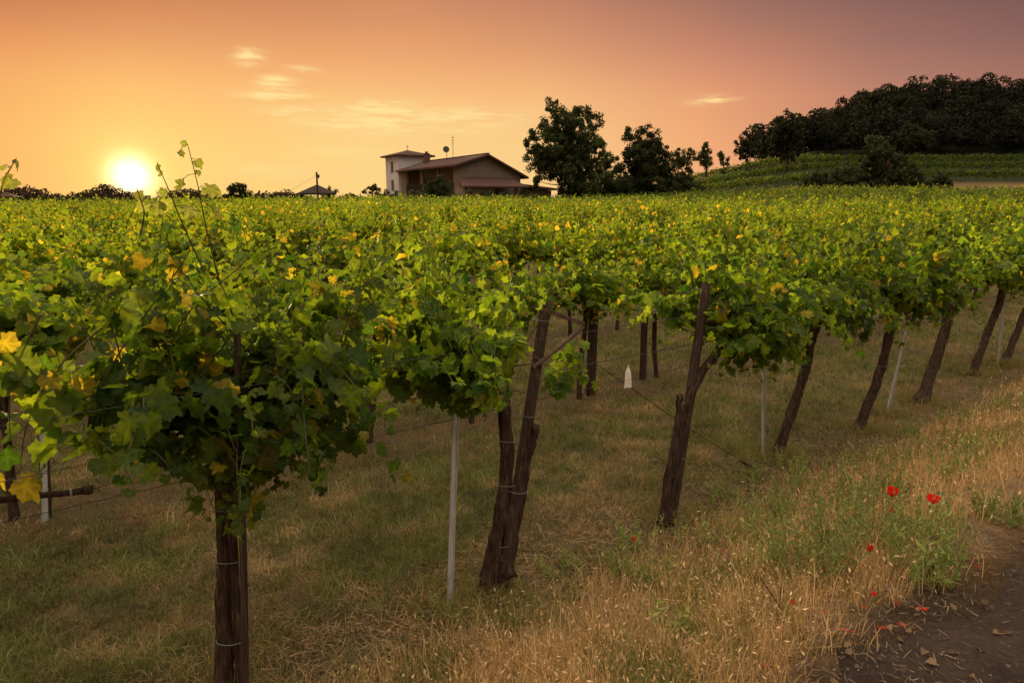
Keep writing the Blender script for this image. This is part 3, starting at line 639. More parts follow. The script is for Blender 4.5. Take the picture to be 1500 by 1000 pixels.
# the rows behind: individuals nearest first, up to three hundred vines in all, then the field beyond as one mass
l3 = 'leafy grapevine in the field of close rows behind the second row'; g3 = 'grapevines of the field behind'
cand = []
for k in range(2, 40):
    s = -60.0
    while s < 90:
        p = row_pt(s, ROWD * k + r_.normal(0, .06)); s += 1.35 + r_.uniform(-.12, .12)
        if 2 < p[1] < 100 and in_view(p, 3): cand.append((float(np.hypot(p[0], p[1])), p))
cand.sort(key=lambda c: c[0]); nind = 300 - count - len(front) - 1
fp = []
for i, (d, p) in enumerate(cand[:nind]):
    if i < 6: fp.append(stock_vine(500 + i, 52, .72, LEAF_LOW if i > 2 else LEAF_MID, .112, 2.0, l3, g3, p, False, .07, up=.5))
    else: copy_thing(fp[(i * 7 + int(d)) % 6], p, TH + (math.pi if r_.random() < .5 else 0), l3, g3)
dlast = cand[nind][0]
rest = [c for c in cand[nind:] if c[1][1] < 92]
Vs, Fs, Cs, base = [], [], [], 0; r_ = np.random.default_rng(8)
P0 = np.array([c[1] for c in rest]); D0 = np.array([c[0] for c in rest]); nl = np.clip(7000 / D0, 80, 170).astype(int)
idxv = np.repeat(np.arange(len(P0)), nl); n = len(idxv); hv = r_.uniform(-.12, .16, len(P0)); tv = r_.uniform(.72, 1.25, (len(P0), 1))
xl = r_.uniform(-.75, .75, n); hump = r_.beta(2.2, 1.6, n); yl = r_.normal(0, .28, n); spk = r_.random(n) < .16
zl = 1.15 + .62 * hump + np.where(spk, r_.uniform(.0, .55, n), 0); yl = np.where(spk, yl * .5, yl)
pos = P0[idxv] + np.stack([U[0] * xl + N[0] * yl, U[1] * xl + N[1] * yl, zl + hv[idxv] * (zl > 1.4)], 1)
V, FF, CC = leaves(QUAD, pos, r_.normal(0, .6, (n, 3)) + [0, -.4, .6], r_.normal(0, .5, (n, 3)) + np.where(spk, 1.0, -.4)[:, None] * [0, 0, 1], (.125 + .0008 * D0[idxv]) * r_.uniform(.7, 1.25, n), leafcols(n, r_, .05) * tv[idxv] * np.array([1.0, .95, .95]), r_, False)
tag(npmesh('far_vines', V, [FF], M['vine_leaf'], colors=CC), 'distant vine rows merging into one green field before the farmhouse', 'vineyard', kind='stuff')

# ------------------------------------------------------------------ posts, stakes, wires
def post(name, foot_px, top_px, r, label, cat, material, square=False, off=-.07, foot=None, group=None):
    ft = at_ground(*foot_px) if foot is None else np.array(foot, float); tp = at_row(*top_px, ft, 0)
    ft = np.array([ft[0] + N[0] * off, ft[1] + N[1] * off, ft[2]]); tp = np.array([tp[0] + N[0] * off, tp[1] + N[1] * off, tp[2]])
    t = empty(name, ft, 0, label, cat, group); b = MB(); d = tp - ft
    if square: b.tube(resample([-d * .05, d * .5, d], 8), np.linspace(r * 1.05, r * .95, 8), 4, .03, 3, .6)
    else: b.tube(resample([-d * .05, d * .4 + [.006, .004, 0], d * .8, d], 14), np.linspace(r * 1.08, r * .92, 14), 14, .035, 5)
    return t, b, d
ft2 = front_feet[1]; bf = np.array([*(ft2[:2] + U * .06), float(terrain(ft2[0], ft2[1]))])
t, b, d = post('trellis_post', None, (794, 440), .042, 'square weathered wooden post carrying an angled rusty bracket arm', 'post', M['wood'], True, -.04, bf)
b.build('shaft', M['wood'], t)
def pl(px, py): return at_row(px, py, bf, -.04) - np.array(t.location)
bb = MB(); a0, a1, a2 = pl(776, 448), pl(845, 472), pl(772, 536)
fo = np.array([N[0], N[1], 0]) * -.058
bb.tube([a0 + fo, a1 + fo], .015, 4, 0, 0, .785); bb.tube([a2 + fo * .9, (a2 + a1) / 2 + fo + [0, 0, -.012], a1 + fo + [0, 0, -.02]], .012, 6); bb.build('bracket_arm', M['rust'], t)
for hgt in (.36, .62, .94):
    rn = MB()
    c = d * hgt; ring(rn, c, .062, .0016)
    rn.build('tie_wire', M['tie'], t)
ft3 = front_feet[2]; bf3 = np.array([*(ft3[:2] + U * .02), float(terrain(ft3[0], ft3[1]))])
t, b, d = post('trellis_post', None, (1035, 414), .035, 'round dark wooden post with a sawn top standing clear of the leaves', 'post', M['wood'], False, .0, bf3); b.build('shaft', M['wood'], t, True)
ft1 = front_feet[0]; bf1 = np.array([*(ft1[:2] + U * .02), float(terrain(ft1[0], ft1[1]))])
t, b, d = post('trellis_post', None, (331, 478), .016, 'slim wooden post rising through the leaves beside the nearest vine trunk', 'post', M['wood'], False, -.16, bf1); b.build('shaft', M['wood'], t, True)

def stake(foot_px, top_px, label, ext=0, off=0, wdt=.024):
    ft = at_ground(*foot_px); tp = at_row(*top_px, ft, 0); d = tp - ft; d = d * (1 + ext)
    t = empty('metal_stake', ft, 0, label, 'stake', 'metal vine stakes'); b = MB(); L = np.linalg.norm(d); n = d / L
    side = np.array([U[0], U[1], 0]); side = side - (side @ n) * n; side /= np.linalg.norm(side); fr = np.cross(n, side)
    w_, g_, th = wdt, wdt * .75, .0035
    prof = [(-w_, 0), (-w_, -g_), (-w_ + th, -g_), (-w_ + th, -th), (w_ - th, -th), (w_ - th, -g_), (w_, -g_), (w_, 0)]
    b.prism([side * a + fr * c - n * .15 for a, c in prof], n * (L + .15)); b.build('channel', M['galv'], t)
    hb = MB()
    for z_ in np.arange(.25, L - .05, .22): hb.prism([side * (w_ - .004) + n * z_ + fr * .0015, side * (w_ + .006) + n * z_ + fr * .0015, side * (w_ + .006) + n * (z_ + .012) + fr * .0015, side * (w_ - .004) + n * (z_ + .02) + fr * .0015], fr * .006)
    hb.build('wire_hook', M['galv'], t); return t
stake((658, 886), (669, 535), 'tall galvanised steel stake on bare soil left of the bracket post', .06, wdt=.017)
stake((1117, 668), (1117, 532), 'straight upright galvanised stake between the round post and the leaning vine', .1, wdt=.018)
stake((1298, 606), (1326, 486), 'tilted pale metal stake leaning right between two thin vine trunks', .0, wdt=.020)
stake((1460, 535), (1471, 440), 'pale metal stake farthest along the front row near the right edge', .35, wdt=.022)
stake((66, 766), (61, 560), 'pale stake beside the dark post at the left edge of the photo', .0, wdt=.020)
# posts of the rows behind
def back_post(px0, py0, px1, py1, r, label, q):
    d = ray(px0, py0); # stands on the row line q, where the sight line crosses it
    lo_, hi_ = 1.0, 60.0
    f = ROW0 + N * q; tt = ((f - CAM[:2]) @ N) / (d[:2] @ N); p = CAM + d * tt; ft = np.array([p[0], p[1], float(terrain(p[0], p[1]))])
    e = at_row(px1, py1, ft, 0); t = empty('trellis_post', ft, 0, label, 'post'); dd = e - ft; b = MB(); b.tube(resample([-dd * .05, dd * .5, dd], 8), r, 10, .04, 4); b.build('shaft', M['wood'], t, True)
    c = MB(); c.tube([np.array([N[0], N[1], 0]) * -.3 + dd * .86, np.array([N[0], N[1], 0]) * .3 + dd * .86], .014, 5); c.build('cross_arm', M['rust'], t)
back_post(60, 700, 58, 470, .034, 'dark wooden post in the second row at the left edge of the photo', ROWD)
back_post(866, 520, 872, 400, .060, 'dark post of the second row seen right of the bracket arm', ROWD)
back_post(943, 512, 945, 440, .045, 'thin grey post of the second row left of the round post', ROWD)
back_post(690, 590, 689, 500, .030, 'thin pale stake behind the tall galvanised stake', ROWD)
def wire(name, pts, label, r=.0016, cat='wire', group='trellis wires'):
    b = MB(); pts = np.asarray(pts, float); o0 = pts[0]; b.tube(resample(pts - o0, 24) if len(pts) > 2 else pts - o0, r, 5)
    o = b.build(name, M['wire']); o.location = o0; return tag(o, label, cat, group)
def sagline(s0, s1, q, z, n=9, sag=.015):
    res = []
    for k in range(n):
        f = k / (n - 1); p = ROW0 + U * (s0 + (s1 - s0) * f) + N * q; res.append((p[0], p[1], z - sag * math.sin(f * math.pi * 3) ** 2 + .0))
    return res
wire('trellis_wire', sagline(-3, 11, -.16, 1.34), 'lower trellis wire on the path side of the front row')
wire('trellis_wire', sagline(-3, 11, .22, 1.22), 'lower trellis wire on the alley side of the front row')
wire('trellis_wire', sagline(-3, 11, -.30, 1.58), 'upper trellis wire on the path side of the front row')
wire('trellis_wire', sagline(-3, 11, .02, 1.12), 'lowest trellis wire tied to the trunks of the front row')
wire('trellis_wire', sagline(-3, 16, ROWD - .2, 1.25), 'trellis wire of the second row')
gp0 = at_row(862, 525, front_feet[1], .15); gp1 = at_ground(1112, 692); wire('guy_wire', [gp0, (gp0 + gp1) / 2 + [0, 0, -.02], gp1], 'slanting guy wire running down from the white cloth to the ground anchor', .003, 'wire', 'guy wires')
an = gp1 - gp0; an /= np.linalg.norm(an); b = MB(); b.tube(resample([-an * .32, -an * .1 + [0, 0, .006], an * .05], 8), np.linspace(.016, .02, 8), 7, .1, 2); o = b.build('anchor_rod', M['rust']); o.location = gp1; tag(o, 'rusty anchor rod at the low end of the slanting guy wire', 'anchor')
g0 = at_row(1345, 470, front_feet[5], .2); g1 = at_row(1500, 530, front_feet[6], -.2); wire('guy_wire', [g0, (g0 + g1) / 2, g1], 'slanting guy wire behind the gnarled vine near the right edge', .003, 'wire', 'guy wires')
# white strip of cloth tied to the guy wire
c0 = at_row(921, 541, front_feet[1], .12); dd = c0[1]; b = MB(); ws = .022; hh_ = .135
fold = [(-.6, 0), (-1, -.16), (-1.05, -.5), (-1.2, -1), (-.2, -.93), (.7, -1.02), (1.15, -.95), (1.0, -.5), (.8, -.15), (.3, .06)]
b.prism([(x_ * ws, .004 * math.sin(x_ * 3), z_ * hh_) for x_, z_ in fold], (0, .006, .002)); b.tube([(-.01, .002, 0), (0, .003, .03)], .004, 5)
o = b.build('cloth_strip', M['cloth']); o.location = c0; o.rotation_euler = (0, 0, .2); tag(o, 'small white cloth strip hanging from a wire over the mown grass', 'cloth')
# cut vine arm tied along the wire at the left edge
f1 = front_feet[0]; vp = resample([at_row(-60, 742, f1, -.05), at_row(30, 727, f1, -.05), at_row(90, 723, f1, -.05), at_row(136, 716, f1, -.05)], 22); o0 = vp[0].copy()
t = empty('pruned_arm', o0, 0, 'bare pruned vine arm tied along the wire at the left edge of the photo', 'vine arm'); b = MB(); rad = np.linspace(.0145, .0115, 22); rad[-3:] *= [1.15, 1.6, 1.35]; b.tube(vp - o0, rad, 12, .12, 9); b.build('wood', M['bark'], t, True)
tb = MB(); k = 17; tb.tube([vp[k] - o0, vp[k] + (vp[k + 1] - vp[k]) * .45 - o0], .0145, 10); tb.build('tie', M['tie'], t)
wire('trellis_wire', [at_row(136, 716, f1, -.05), at_row(215, 692, f1, -.05), at_row(330, 668, f1, -.05)], 'short wire running from the pruned arm to the nearest vine trunk')

# ------------------------------------------------------------------ weeds and poppies
def weed(px, py, n, hmax, spread, label, seed, buds=True, green=1.0):
    r_ = np.random.default_rng(seed); base = at_ground(px, py); base[2] = float(terrain(base[0], base[1])); t = empty('weed_plant', base, 0, label, 'weed', 'green weeds on the bank')
    b = MB(); lp, ln, lt, ls = [], [], [], []; bud = []
    for _ in range(n):
        a = r_.uniform(0, 6.28); ro = spread * math.sqrt(r_.random()) * .6; p = np.array([ro * math.cos(a), ro * math.sin(a), 0]); p[2] = float(terrain(base[0] + p[0], base[1] + p[1])) - base[2] - .01
        h = hmax * r_.uniform(.45, 1.0); d = unit(np.array([math.cos(a) * r_.uniform(0, .5), math.sin(a) * r_.uniform(0, .5), 1.0])); pts = [p]; k = 9
        for j in range(k):
            d = unit(d + np.array([r_.normal(0, .07), r_.normal(0, .07), .03])); pts.append(pts[-1] + d * h / k)
        pts = np.array(pts); b.tube(pts, np.linspace(.0021, .0009, k + 1), 4); bud.append(pts[-1])
        for j in range(1, k):
            for _r in range(2 if j < 7 else 1):
                if r_.random() < .8:
                    aa = r_.uniform(0, 6.28); dv = np.array([math.cos(aa), math.sin(aa), r_.uniform(.3, 1.4)]); q0 = pts[j]
                    lp.append(q0); lt.append(dv); ln.append(np.cross(dv, r_.normal(0, 1, 3))); ls.append(r_.uniform(.025, .08) * (1 - .06 * j))
        if r_.random() < .6:
            j = r_.integers(4, 8); d2 = unit(d + r_.normal(0, .35, 3) * [1, 1, .3]); q2 = np.array([pts[j] + d2 * h * .05 * m for m in range(6)]); b.tube(q2, .0009, 3); bud.append(q2[-1])
    T = (np.array([(-.09, 0, 0), (.09, 0, 0), (.13, .5, .06), (0, 1, 0), (-.13, .5, .06)]), np.array([(0, 1, 2, 3, 4)]))
    n_ = len(lp); t_ = r_.random((n_, 1)); cols = ((1 - t_) * np.array([.14, .20, .05]) + t_ * np.array([.33, .36, .10])) * green
    V, FF, CC = leaves(T, np.array(lp), np.array(ln), np.array(lt), np.array(ls), cols, r_, False); npmesh('leaves', V, [FF], M['grass'], t, CC)
    if buds:
        for q0 in bud: b.tube([q0 - [0, 0, .006], q0, q0 + [0, 0, .007], q0 + [0, 0, .012]], [.002, .005, .0045, .002], 6)
    b.build('stem', M['stem'], t); return t
wl = 'wispy green weed with thin stems and seed pods among the dry grass of the bank'
weed(1190, 845, 60, .48, .30, 'largest bushy green weed clump on the bank left of the two open poppies', 1)
weed(1110, 790, 34, .42, .28, 'loose green weed clump on the bank behind the large bushy one', 2)
weed(1345, 850, 46, .42, .22, 'dense green weed clump below the two open poppies at the path edge', 3)
weed(1465, 760, 30, .24, .22, 'low dark green weed clump at the right edge beside the dirt path', 4, False, .8)
weed(985, 930, 12, .24, .12, 'small green weed with broader leaves in the dry grass at the bottom centre', 5, False)
for k_, (px, py, n_, h_) in enumerate([(1230, 760, 26, .40), (1290, 740, 22, .38), (1180, 720, 18, .36), (1385, 700, 18, .32), (1060, 740, 16, .3), (930, 800, 12, .26), (1330, 640, 16, .28), (1250, 690, 14, .3), (1440, 660, 14, .3), (1395, 620, 12, .28), (1480, 600, 12, .28), (1090, 700, 14, .28), (820, 840, 10, .2), (905, 840, 12, .24), (1420, 690, 12, .3), (650, 905, 8, .16), (1280, 800, 26, .42), (1150, 760, 22, .38), (1220, 810, 26, .42), (1340, 790, 24, .36), (1110, 830, 18, .34), (1255, 730, 18, .36), (1310, 690, 16, .32), (1160, 690, 14, .3), (1370, 660, 14, .3), (960, 850, 10, .24), (1020, 800, 12, .28)]):
    weed(px, py, n_, h_, .22, wl, 20 + k_)

def poppy(px, py, size, label, seed, h=None, openness=.5, group='red poppies', depth_py=None, fallen=False):
    r_ = np.random.default_rng(seed)
    if fallen:
        base = at_ground(px, py); base[2] = float(terrain(base[0], base[1])) + .03; top = base.copy()
    else:
        base = at_ground(px + r_.uniform(-10, 10), depth_py); base[2] = float(terrain(base[0], base[1])); d = ray(px, py); top = CAM + d * (base[1] / d[1])
    t = empty('fallen_petal' if fallen else 'poppy', base, 0, label, 'petal' if fallen else 'poppy', group); tp = top - base
    if not fallen:
        b = MB(); b.tube(resample([(0, 0, -.01), tp * .5 + r_.normal(0, .012, 3), tp], 10), np.linspace(.0018, .0012, 10), 5); b.build('stem', M['stem'], t)
    np_ = 2 if fallen else 4
    V, F_, C_ = [], [], []
    for k in range(np_):
        a0 = k * math.pi * 2 / np_ + r_.uniform(-.2, .2); nu, nv = 7, 5; bse = len(V)
        for i in range(nu):
            for j in range(nv):
                u_ = i / (nu - 1); v_ = (j / (nv - 1) - .5); an = a0 + v_ * 1.75 * (.35 + .65 * u_); rr = size * (u_ ** .8); lift = size * (openness * u_ ** 1.6 + .05 * math.sin(v_ * 14 + k) * u_ + .02 * r_.normal())
                V.append(tp + np.array([math.cos(an) * rr * (1 - .35 * openness * u_), math.sin(an) * rr * (1 - .35 * openness * u_), lift + (k % 2) * .003])); C_.append(np.array([.62, .018, .012]) * (.75 + .35 * u_))
        for i in range(nu - 1):
            for j in range(nv - 1): q0 = bse + i * nv + j; F_.append((q0, q0 + 1, q0 + nv + 1, q0 + nv))
    npmesh('petal', np.array(V), [np.array(F_)], M['petal'], t, np.array(C_), True)
    if not fallen:
        b = MB(); b.tube([tp, tp + [0, 0, size * .2], tp + [0, 0, size * .38]], [size * .08, size * .11, size * .06], 8); b.build('centre', M['dark'], t)
poppy(1307, 727, .045, 'bright red open poppy, left one of the two largest blooms on the bank', 1, openness=1.05, depth_py=800)
poppy(1367, 737, .046, 'bright red open poppy, right one of the two largest blooms on the bank', 2, openness=.8, depth_py=810)
poppy(1302, 750, .028, 'half closed red poppy just below the left large bloom', 3, openness=1.0, depth_py=800)
poppy(1274, 808, .024, 'closed drooping red poppy in the green weeds below the large blooms', 4, openness=1.4, depth_py=850)
poppy(928, 791, .026, 'lone small red poppy in dry grass right of the bracket post', 5, openness=.6, depth_py=815)
ps = 'small half open red poppy low in the dry grass of the bank'
for k_, (px, py) in enumerate([(1160, 884), (1280, 872), (1110, 742), (1088, 720), (1255, 786), (1333, 712), (1197, 690)]): poppy(px, py, .017 if k_ < 2 else .009, ps, 10 + k_, openness=.8, group='small red poppies', depth_py=py + 22)
fl = 'red poppy petal fallen on the ground near the path edge'
for k_, (px, py) in enumerate([(1095, 895), (1312, 892), (1350, 903), (1245, 934), (1232, 932), (1100, 836), (1045, 868), (1430, 838), (978, 955), (1170, 925), (1118, 985), (1058, 814), (1205, 905), (1265, 900), (1320, 925), (1180, 960), (1140, 930), (1290, 930)]): poppy(px, py, .012 + .008 * ((k_ * 7) % 3) / 2, fl, 40 + k_, openness=.25, group='fallen poppy petals', fallen=True)
# dry stalks lying across the path edge
for k_, (pts, lab) in enumerate([([(1150, 950), (1185, 942), (1240, 930)], 'upper of two long dry stalks lying on the path edge'), ([(1150, 962), (1190, 959), (1232, 957)], 'lower of two long dry stalks lying on the path edge')]):
    P3 = [at_ground(*p) + [0, 0, .035] for p in pts]; b = MB(); o0 = P3[0]; b.tube(resample(np.array(P3) - o0, 10), .0016, 6); o = b.build('dry_stalk', M['straw']); o.location = o0; tag(o, lab, 'stalk')
P3 = [at_ground(1165, 922), at_ground(1165, 922) + [-.07, .02, .10], at_ground(1165, 922) + [-.15, .06, .22]]; b = MB(); b.tube(resample(np.array(P3) - P3[0], 9), .003, 5); b.tube([(-.07, .02, .10), (-.06, .05, .2)], .002, 4); o = b.build('dry_twig', M['bark']); o.location = P3[0]; tag(o, 'dark forked dry twig sticking up left of the path', 'twig')

# ------------------------------------------------------------------ the farmhouse
H0 = np.array([-7.4, 100.0]); HZ = float(terrain(*H0)) - .1
hs = empty('farmhouse', (*H0, HZ), R(30), 'two storey farmhouse with red tiled gable roof, square tower and shaded balcony', 'house')
rx, rz_ = 4.2, 8.15
def roofz(x): return rz_ - .35 + (x - rx) * (1.55 / 5.0 if x < rx else -2.95 / 6.4)
b = MB(); b.prism([(0, 0, -1), (10, 0, -1), (10, 0, roofz(10)), (rx, 0, roofz(rx)), (0, 0, roofz(0))], (0, .35, 0)); b.prism([(2.3, .35, -1), (10, .35, -1), (10, .35, roofz(10)), (rx, .35, roofz(rx)), (2.3, .35, roofz(2.3))], (0, 22.6, 0))
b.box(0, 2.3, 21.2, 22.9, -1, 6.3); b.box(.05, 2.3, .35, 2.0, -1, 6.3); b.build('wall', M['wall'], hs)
b = MB(); e = .28
b.prism([(-.9, -.8, roofz(-.9)), (rx, -.8, roofz(rx)), (rx, -.8, roofz(rx) + e), (-.9, -.8, roofz(-.9) + e)], (0, 24.2, 0)); b.prism([(rx + .003, -.8, roofz(rx)), (11, -.8, roofz(11)), (11, -.8, roofz(11) + e), (rx + .003, -.8, roofz(rx) + e)], (0, 24.2, 0))
b.box(rx - .2, rx + .2, -.75, 23.3, roofz(rx) + e - .02, roofz(rx) + e + .12); rf = b.build('roof', M['tiles'], hs)
b = MB(); b.box(2.4, 3.1, 18.0, 18.7, 7.0, 9.0); b.box(2.3, 3.2, 17.9, 18.8, 9.0, 9.15); b.box(2.55, 2.95, 18.15, 18.55, 9.15, 9.45); b.build('chimney', M['brick'], rf)
b = MB(); b.tube([(3.2, 9, 7.5), (3.2, 9, 11.2)], .035, 6); b.tube([(2.8, 9, 11.0), (3.6, 9, 11.0)], .02, 4); b.tube([(2.9, 9, 10.6), (3.5, 9, 10.6)], .02, 4); b.tube([(2.95, 9, 10.2), (3.45, 9, 10.2)], .02, 4); b.build('antenna', M['wire'], rf)
b = MB(); b.tube([(2.6, 10, 7.6), (2.6, 10, 9.0)], .04, 6); b.tube([(2.45, 9.9, 9.2), (2.38, 9.75, 9.25), (2.36, 9.7, 9.26)], [.1, .45, .5], 14); b.build('satellite_dish', M['dark'], rf)
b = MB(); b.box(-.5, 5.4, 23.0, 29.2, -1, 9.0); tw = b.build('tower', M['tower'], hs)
b = MB(); cx_, cy_ = 2.45, 26.1
cs_ = [(-1.2, 22.3), (6.1, 22.3), (6.1, 29.9), (-1.2, 29.9)]
for k in range(4): b.poly([(*cs_[k], 9.15), (*cs_[(k + 1) % 4], 9.15), (cx_, cy_, 10.15)])
b.prism([(*c, 8.9) for c in cs_], (0, 0, .25)); b.build('tower_roof', M['tiles'], tw)
b = MB(); b.tube([(cx_, cy_, 10.1), (cx_, cy_, 11.0)], .04, 5); b.tube([(cx_ - .25, cy_, 10.75), (cx_ + .25, cy_, 10.75)], .03, 4); b.build('finial', M['wire'], tw)
for z0 in (6.5, 3.4):
    b = MB(); b.box(-.56, -.40, 25.4, 26.5, z0, z0 + 1.6); wn = b.build('tower_window', M['dark'], tw)
    b = MB(); b.box(-.62, -.5, 25.2, 26.7, z0 - .14, z0 - .003); b.build('sill', M['pale'], wn)
b = MB(); b.box(.0, 2.3, 2.0, 21.2, 2.9, 3.1); bal = b.build('balcony', M['timber'], hs)
b = MB(); b.box(.02, .10, 2.2, 21.0, 4.0, 4.08)
for yv in np.arange(2.3, 21, .28): b.box(.03, .08, yv, yv + .08, 3.1, 4.0)
b.build('railing', M['timber'], bal)
for yv in (2.1, 8.0, 14.4, 20.9):
    b = MB(); b.box(.12, .5, yv, yv + .38, -1, 2.9); b.box(.12, .5, yv, yv + .38, 3.1, 6.35); b.build('column', M['pale'], hs)
for yv, z0, hh2 in ((4, 0, 2.2), (10.5, 0, 2.2), (17, 0, 2.2), (4.5, 3.1, 2.1), (11, 3.1, 2.1), (17.5, 3.1, 2.1)):
    b = MB(); b.box(2.22, 2.31, yv, yv + 1.3, z0, z0 + hh2); wd = b.build('window', M['dark'], hs); b = MB(); b.box(2.18, 2.30, yv - .5, yv - .003, z0, z0 + hh2); b.build('shutter', M['timber'], wd)
b = MB(); b.box(-.8, 3.9, -3.2, -.003, -1, 3.3); b.box(7.3, 7.75, -3.2, -2.8, -1, 3.3); pw = b.build('porch', M['pale'], hs)
b = MB(); b.prism([(-1.6, -4.0, 3.25), (9.2, -4.0, 3.25), (7.8, -.003, 4.55), (-.4, -.003, 4.55)], (0, 0, .22)); b.build('porch_roof', M['tiles'], pw)
b = MB(); b.box(2.3, 2.9, -3.28, -3.19, 1.2, 2.6); b.build('porch_window', M['dark'], pw)
b = MB(); b.box(4.4, 6.8, -.1, -.006, 0, 2.8); b.build('doorway', M['dark'], pw)
an_ = MB(); an_.box(10.003, 16.2, 1.0, 8.0, -1, 3.0); ax = an_.build('annex', M['brick'], hs)
b = MB(); b.prism([(9.0, .2, 3.7), (17.2, .2, 3.05), (17.2, .2, 3.3), (9.0, .2, 4.1)], (0, 8.6, 0)); b.build('annex_roof', M['tiles'], ax)
b = MB(); b.box(11.4, 12.6, .93, 1.0 - .003, .6, 2.0); b.build('annex_window', M['dark'], ax)

# ------------------------------------------------------------------ trees
def crown(lobes, y0, r_, leaf, dens, dark, depth=.8):
    """lobes: (px, py, radius in px) on the picture of the tree at distance y0"""
    k = y0 / FPX * 1.03; pos, nrm = [], []
    cs = []
    for (px, py, rp) in lobes:
        c = at_depth(px, py, y0); rad = rp * k * 1.12; n = int(4.2 * dens * rad * rad); c = c + np.array([0, r_.uniform(-1, 1) * rad * depth, 0])
        nsub = max(8, int(rad * rad * 7)); sc = c + unit(r_.normal(0, 1, (nsub, 3))) * (rad * r_.uniform(.15, 1.0, (nsub, 1)) ** .5); a = r_.integers(0, nsub, n)
        v = unit(r_.normal(0, 1, (n, 3))); pr = r_.random((n, 1)) ** .45 * np.minimum(rad * .45, r_.uniform(.3, .75, (nsub, 1))[a])
        pos.append(sc[a] + v * pr); nrm.append(unit(v + r_.normal(0, .7, (n, 3)) + unit(sc[a] - c) * .5)); cs.append(c)
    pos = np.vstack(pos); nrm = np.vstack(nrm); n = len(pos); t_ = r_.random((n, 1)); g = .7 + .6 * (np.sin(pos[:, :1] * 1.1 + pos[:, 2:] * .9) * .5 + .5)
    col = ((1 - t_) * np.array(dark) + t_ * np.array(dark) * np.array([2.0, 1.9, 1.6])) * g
    return pos, nrm, leaf * .64 * r_.uniform(.6, 1.3, n), col, np.array(cs)
def tree(name, lobes, foot_px, y0, label, seed, leaf=.30, dens=150, dark=(.022, .030, .010), trunk_r=.25, cat='tree', group=None, limbs=True, tmpl=QUAD):
    r_ = np.random.default_rng(seed); f = at_depth(foot_px, 280, y0); f[2] = float(terrain(f[0], f[1])) - .1; t = empty(name, f, 0, label, cat, group)
    pos, nrm, sz, col, cs = crown(lobes, y0, r_, leaf, dens, dark); pos = pos - f; cs = cs - f; k = pos[:, 2] > .05; pos, nrm, sz, col = pos[k], nrm[k], sz[k], col[k]
    V, FF, CC = leaves(tmpl, pos, nrm, r_.normal(0, 1, pos.shape), sz, col, r_, False); npmesh('crown', V, [FF], M['tree_leaf'], t, CC)
    if limbs:
        b = MB(); zt = cs[:, 2].max(); hb = max(.8, np.percentile(cs[:, 2], 35) * .8); tp = np.array([cs[:, 0].mean() * .6, 0, zt * .7]); tr = resample([(0, 0, -.2), (0, 0, hb), tp], 10); b.tube(tr, np.linspace(trunk_r, trunk_r * .3, 10), 9, .08, seed)
        for c in cs:
            s_ = tr[min(9, max(2, int(10 * min(c[2], zt * .6) / (zt * .75))))]; b.tube(resample([s_, (s_ + c) / 2 + [0, 0, -.1 * np.linalg.norm(c - s_)], c], 6), np.linspace(trunk_r * .32, trunk_r * .08, 6), 5)
        b.build('trunk', M['bark'], t, True)
    return t
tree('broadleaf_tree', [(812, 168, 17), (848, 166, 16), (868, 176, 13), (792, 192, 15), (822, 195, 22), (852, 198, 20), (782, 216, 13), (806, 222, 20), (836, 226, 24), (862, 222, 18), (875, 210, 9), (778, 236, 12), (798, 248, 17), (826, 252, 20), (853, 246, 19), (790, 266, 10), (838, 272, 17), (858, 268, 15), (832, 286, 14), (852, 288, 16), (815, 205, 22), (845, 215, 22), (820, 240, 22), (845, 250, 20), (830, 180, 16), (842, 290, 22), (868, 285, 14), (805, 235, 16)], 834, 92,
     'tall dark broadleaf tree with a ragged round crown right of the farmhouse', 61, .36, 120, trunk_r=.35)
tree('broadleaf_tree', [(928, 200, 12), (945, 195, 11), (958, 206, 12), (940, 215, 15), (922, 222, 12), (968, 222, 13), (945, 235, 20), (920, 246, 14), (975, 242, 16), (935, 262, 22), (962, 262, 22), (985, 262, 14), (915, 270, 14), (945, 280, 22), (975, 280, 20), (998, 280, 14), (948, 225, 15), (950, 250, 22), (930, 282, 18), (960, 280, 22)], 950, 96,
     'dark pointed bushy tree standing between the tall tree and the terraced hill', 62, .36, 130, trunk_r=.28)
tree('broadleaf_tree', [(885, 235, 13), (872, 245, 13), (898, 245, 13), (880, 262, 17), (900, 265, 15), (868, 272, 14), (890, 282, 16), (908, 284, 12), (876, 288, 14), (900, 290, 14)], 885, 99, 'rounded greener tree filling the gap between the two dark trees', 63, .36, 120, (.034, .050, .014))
tree('shrub', [(866, 278, 12), (884, 274, 13), (902, 274, 13), (918, 276, 12), (876, 286, 12), (900, 286, 13), (922, 286, 11)], 895, 94, 'broad dark thicket filling the ground between the tall tree and the pointed tree', 76, .34, 150, (.020, .028, .009), .1, 'shrub')
tree('shrub', [(986, 268, 12), (1002, 264, 12), (1014, 270, 10), (994, 280, 14), (1016, 282, 11), (1030, 284, 8)], 1000, 97, 'dark thicket sloping down from the pointed tree to the terraces', 77, .34, 150, (.020, .028, .009), .1, 'shrub')
tree('broadleaf_tree', [(995, 228, 11), (1006, 232, 10), (1000, 244, 13), (986, 240, 9), (1005, 258, 11)], 1000, 112, 'small round tree peeping over the terraces right of the pointed tree', 64, .40, 110, (.034, .042, .014))
tree('broadleaf_tree', [(1032, 212, 4), (1031, 219, 6), (1034, 227, 8), (1030, 234, 9), (1036, 238, 8)], 1033, 135, 'small pointed tree alone on the skyline left of the wooded hill', 65, .42, 110, (.03, .034, .012))
tree('broadleaf_tree', [(1056, 226, 4), (1057, 233, 6), (1062, 237, 6)], 1058, 138, 'tiny skyline tree between the pointed tree and the wooded hill', 66, .42, 110, (.034, .042, .014))
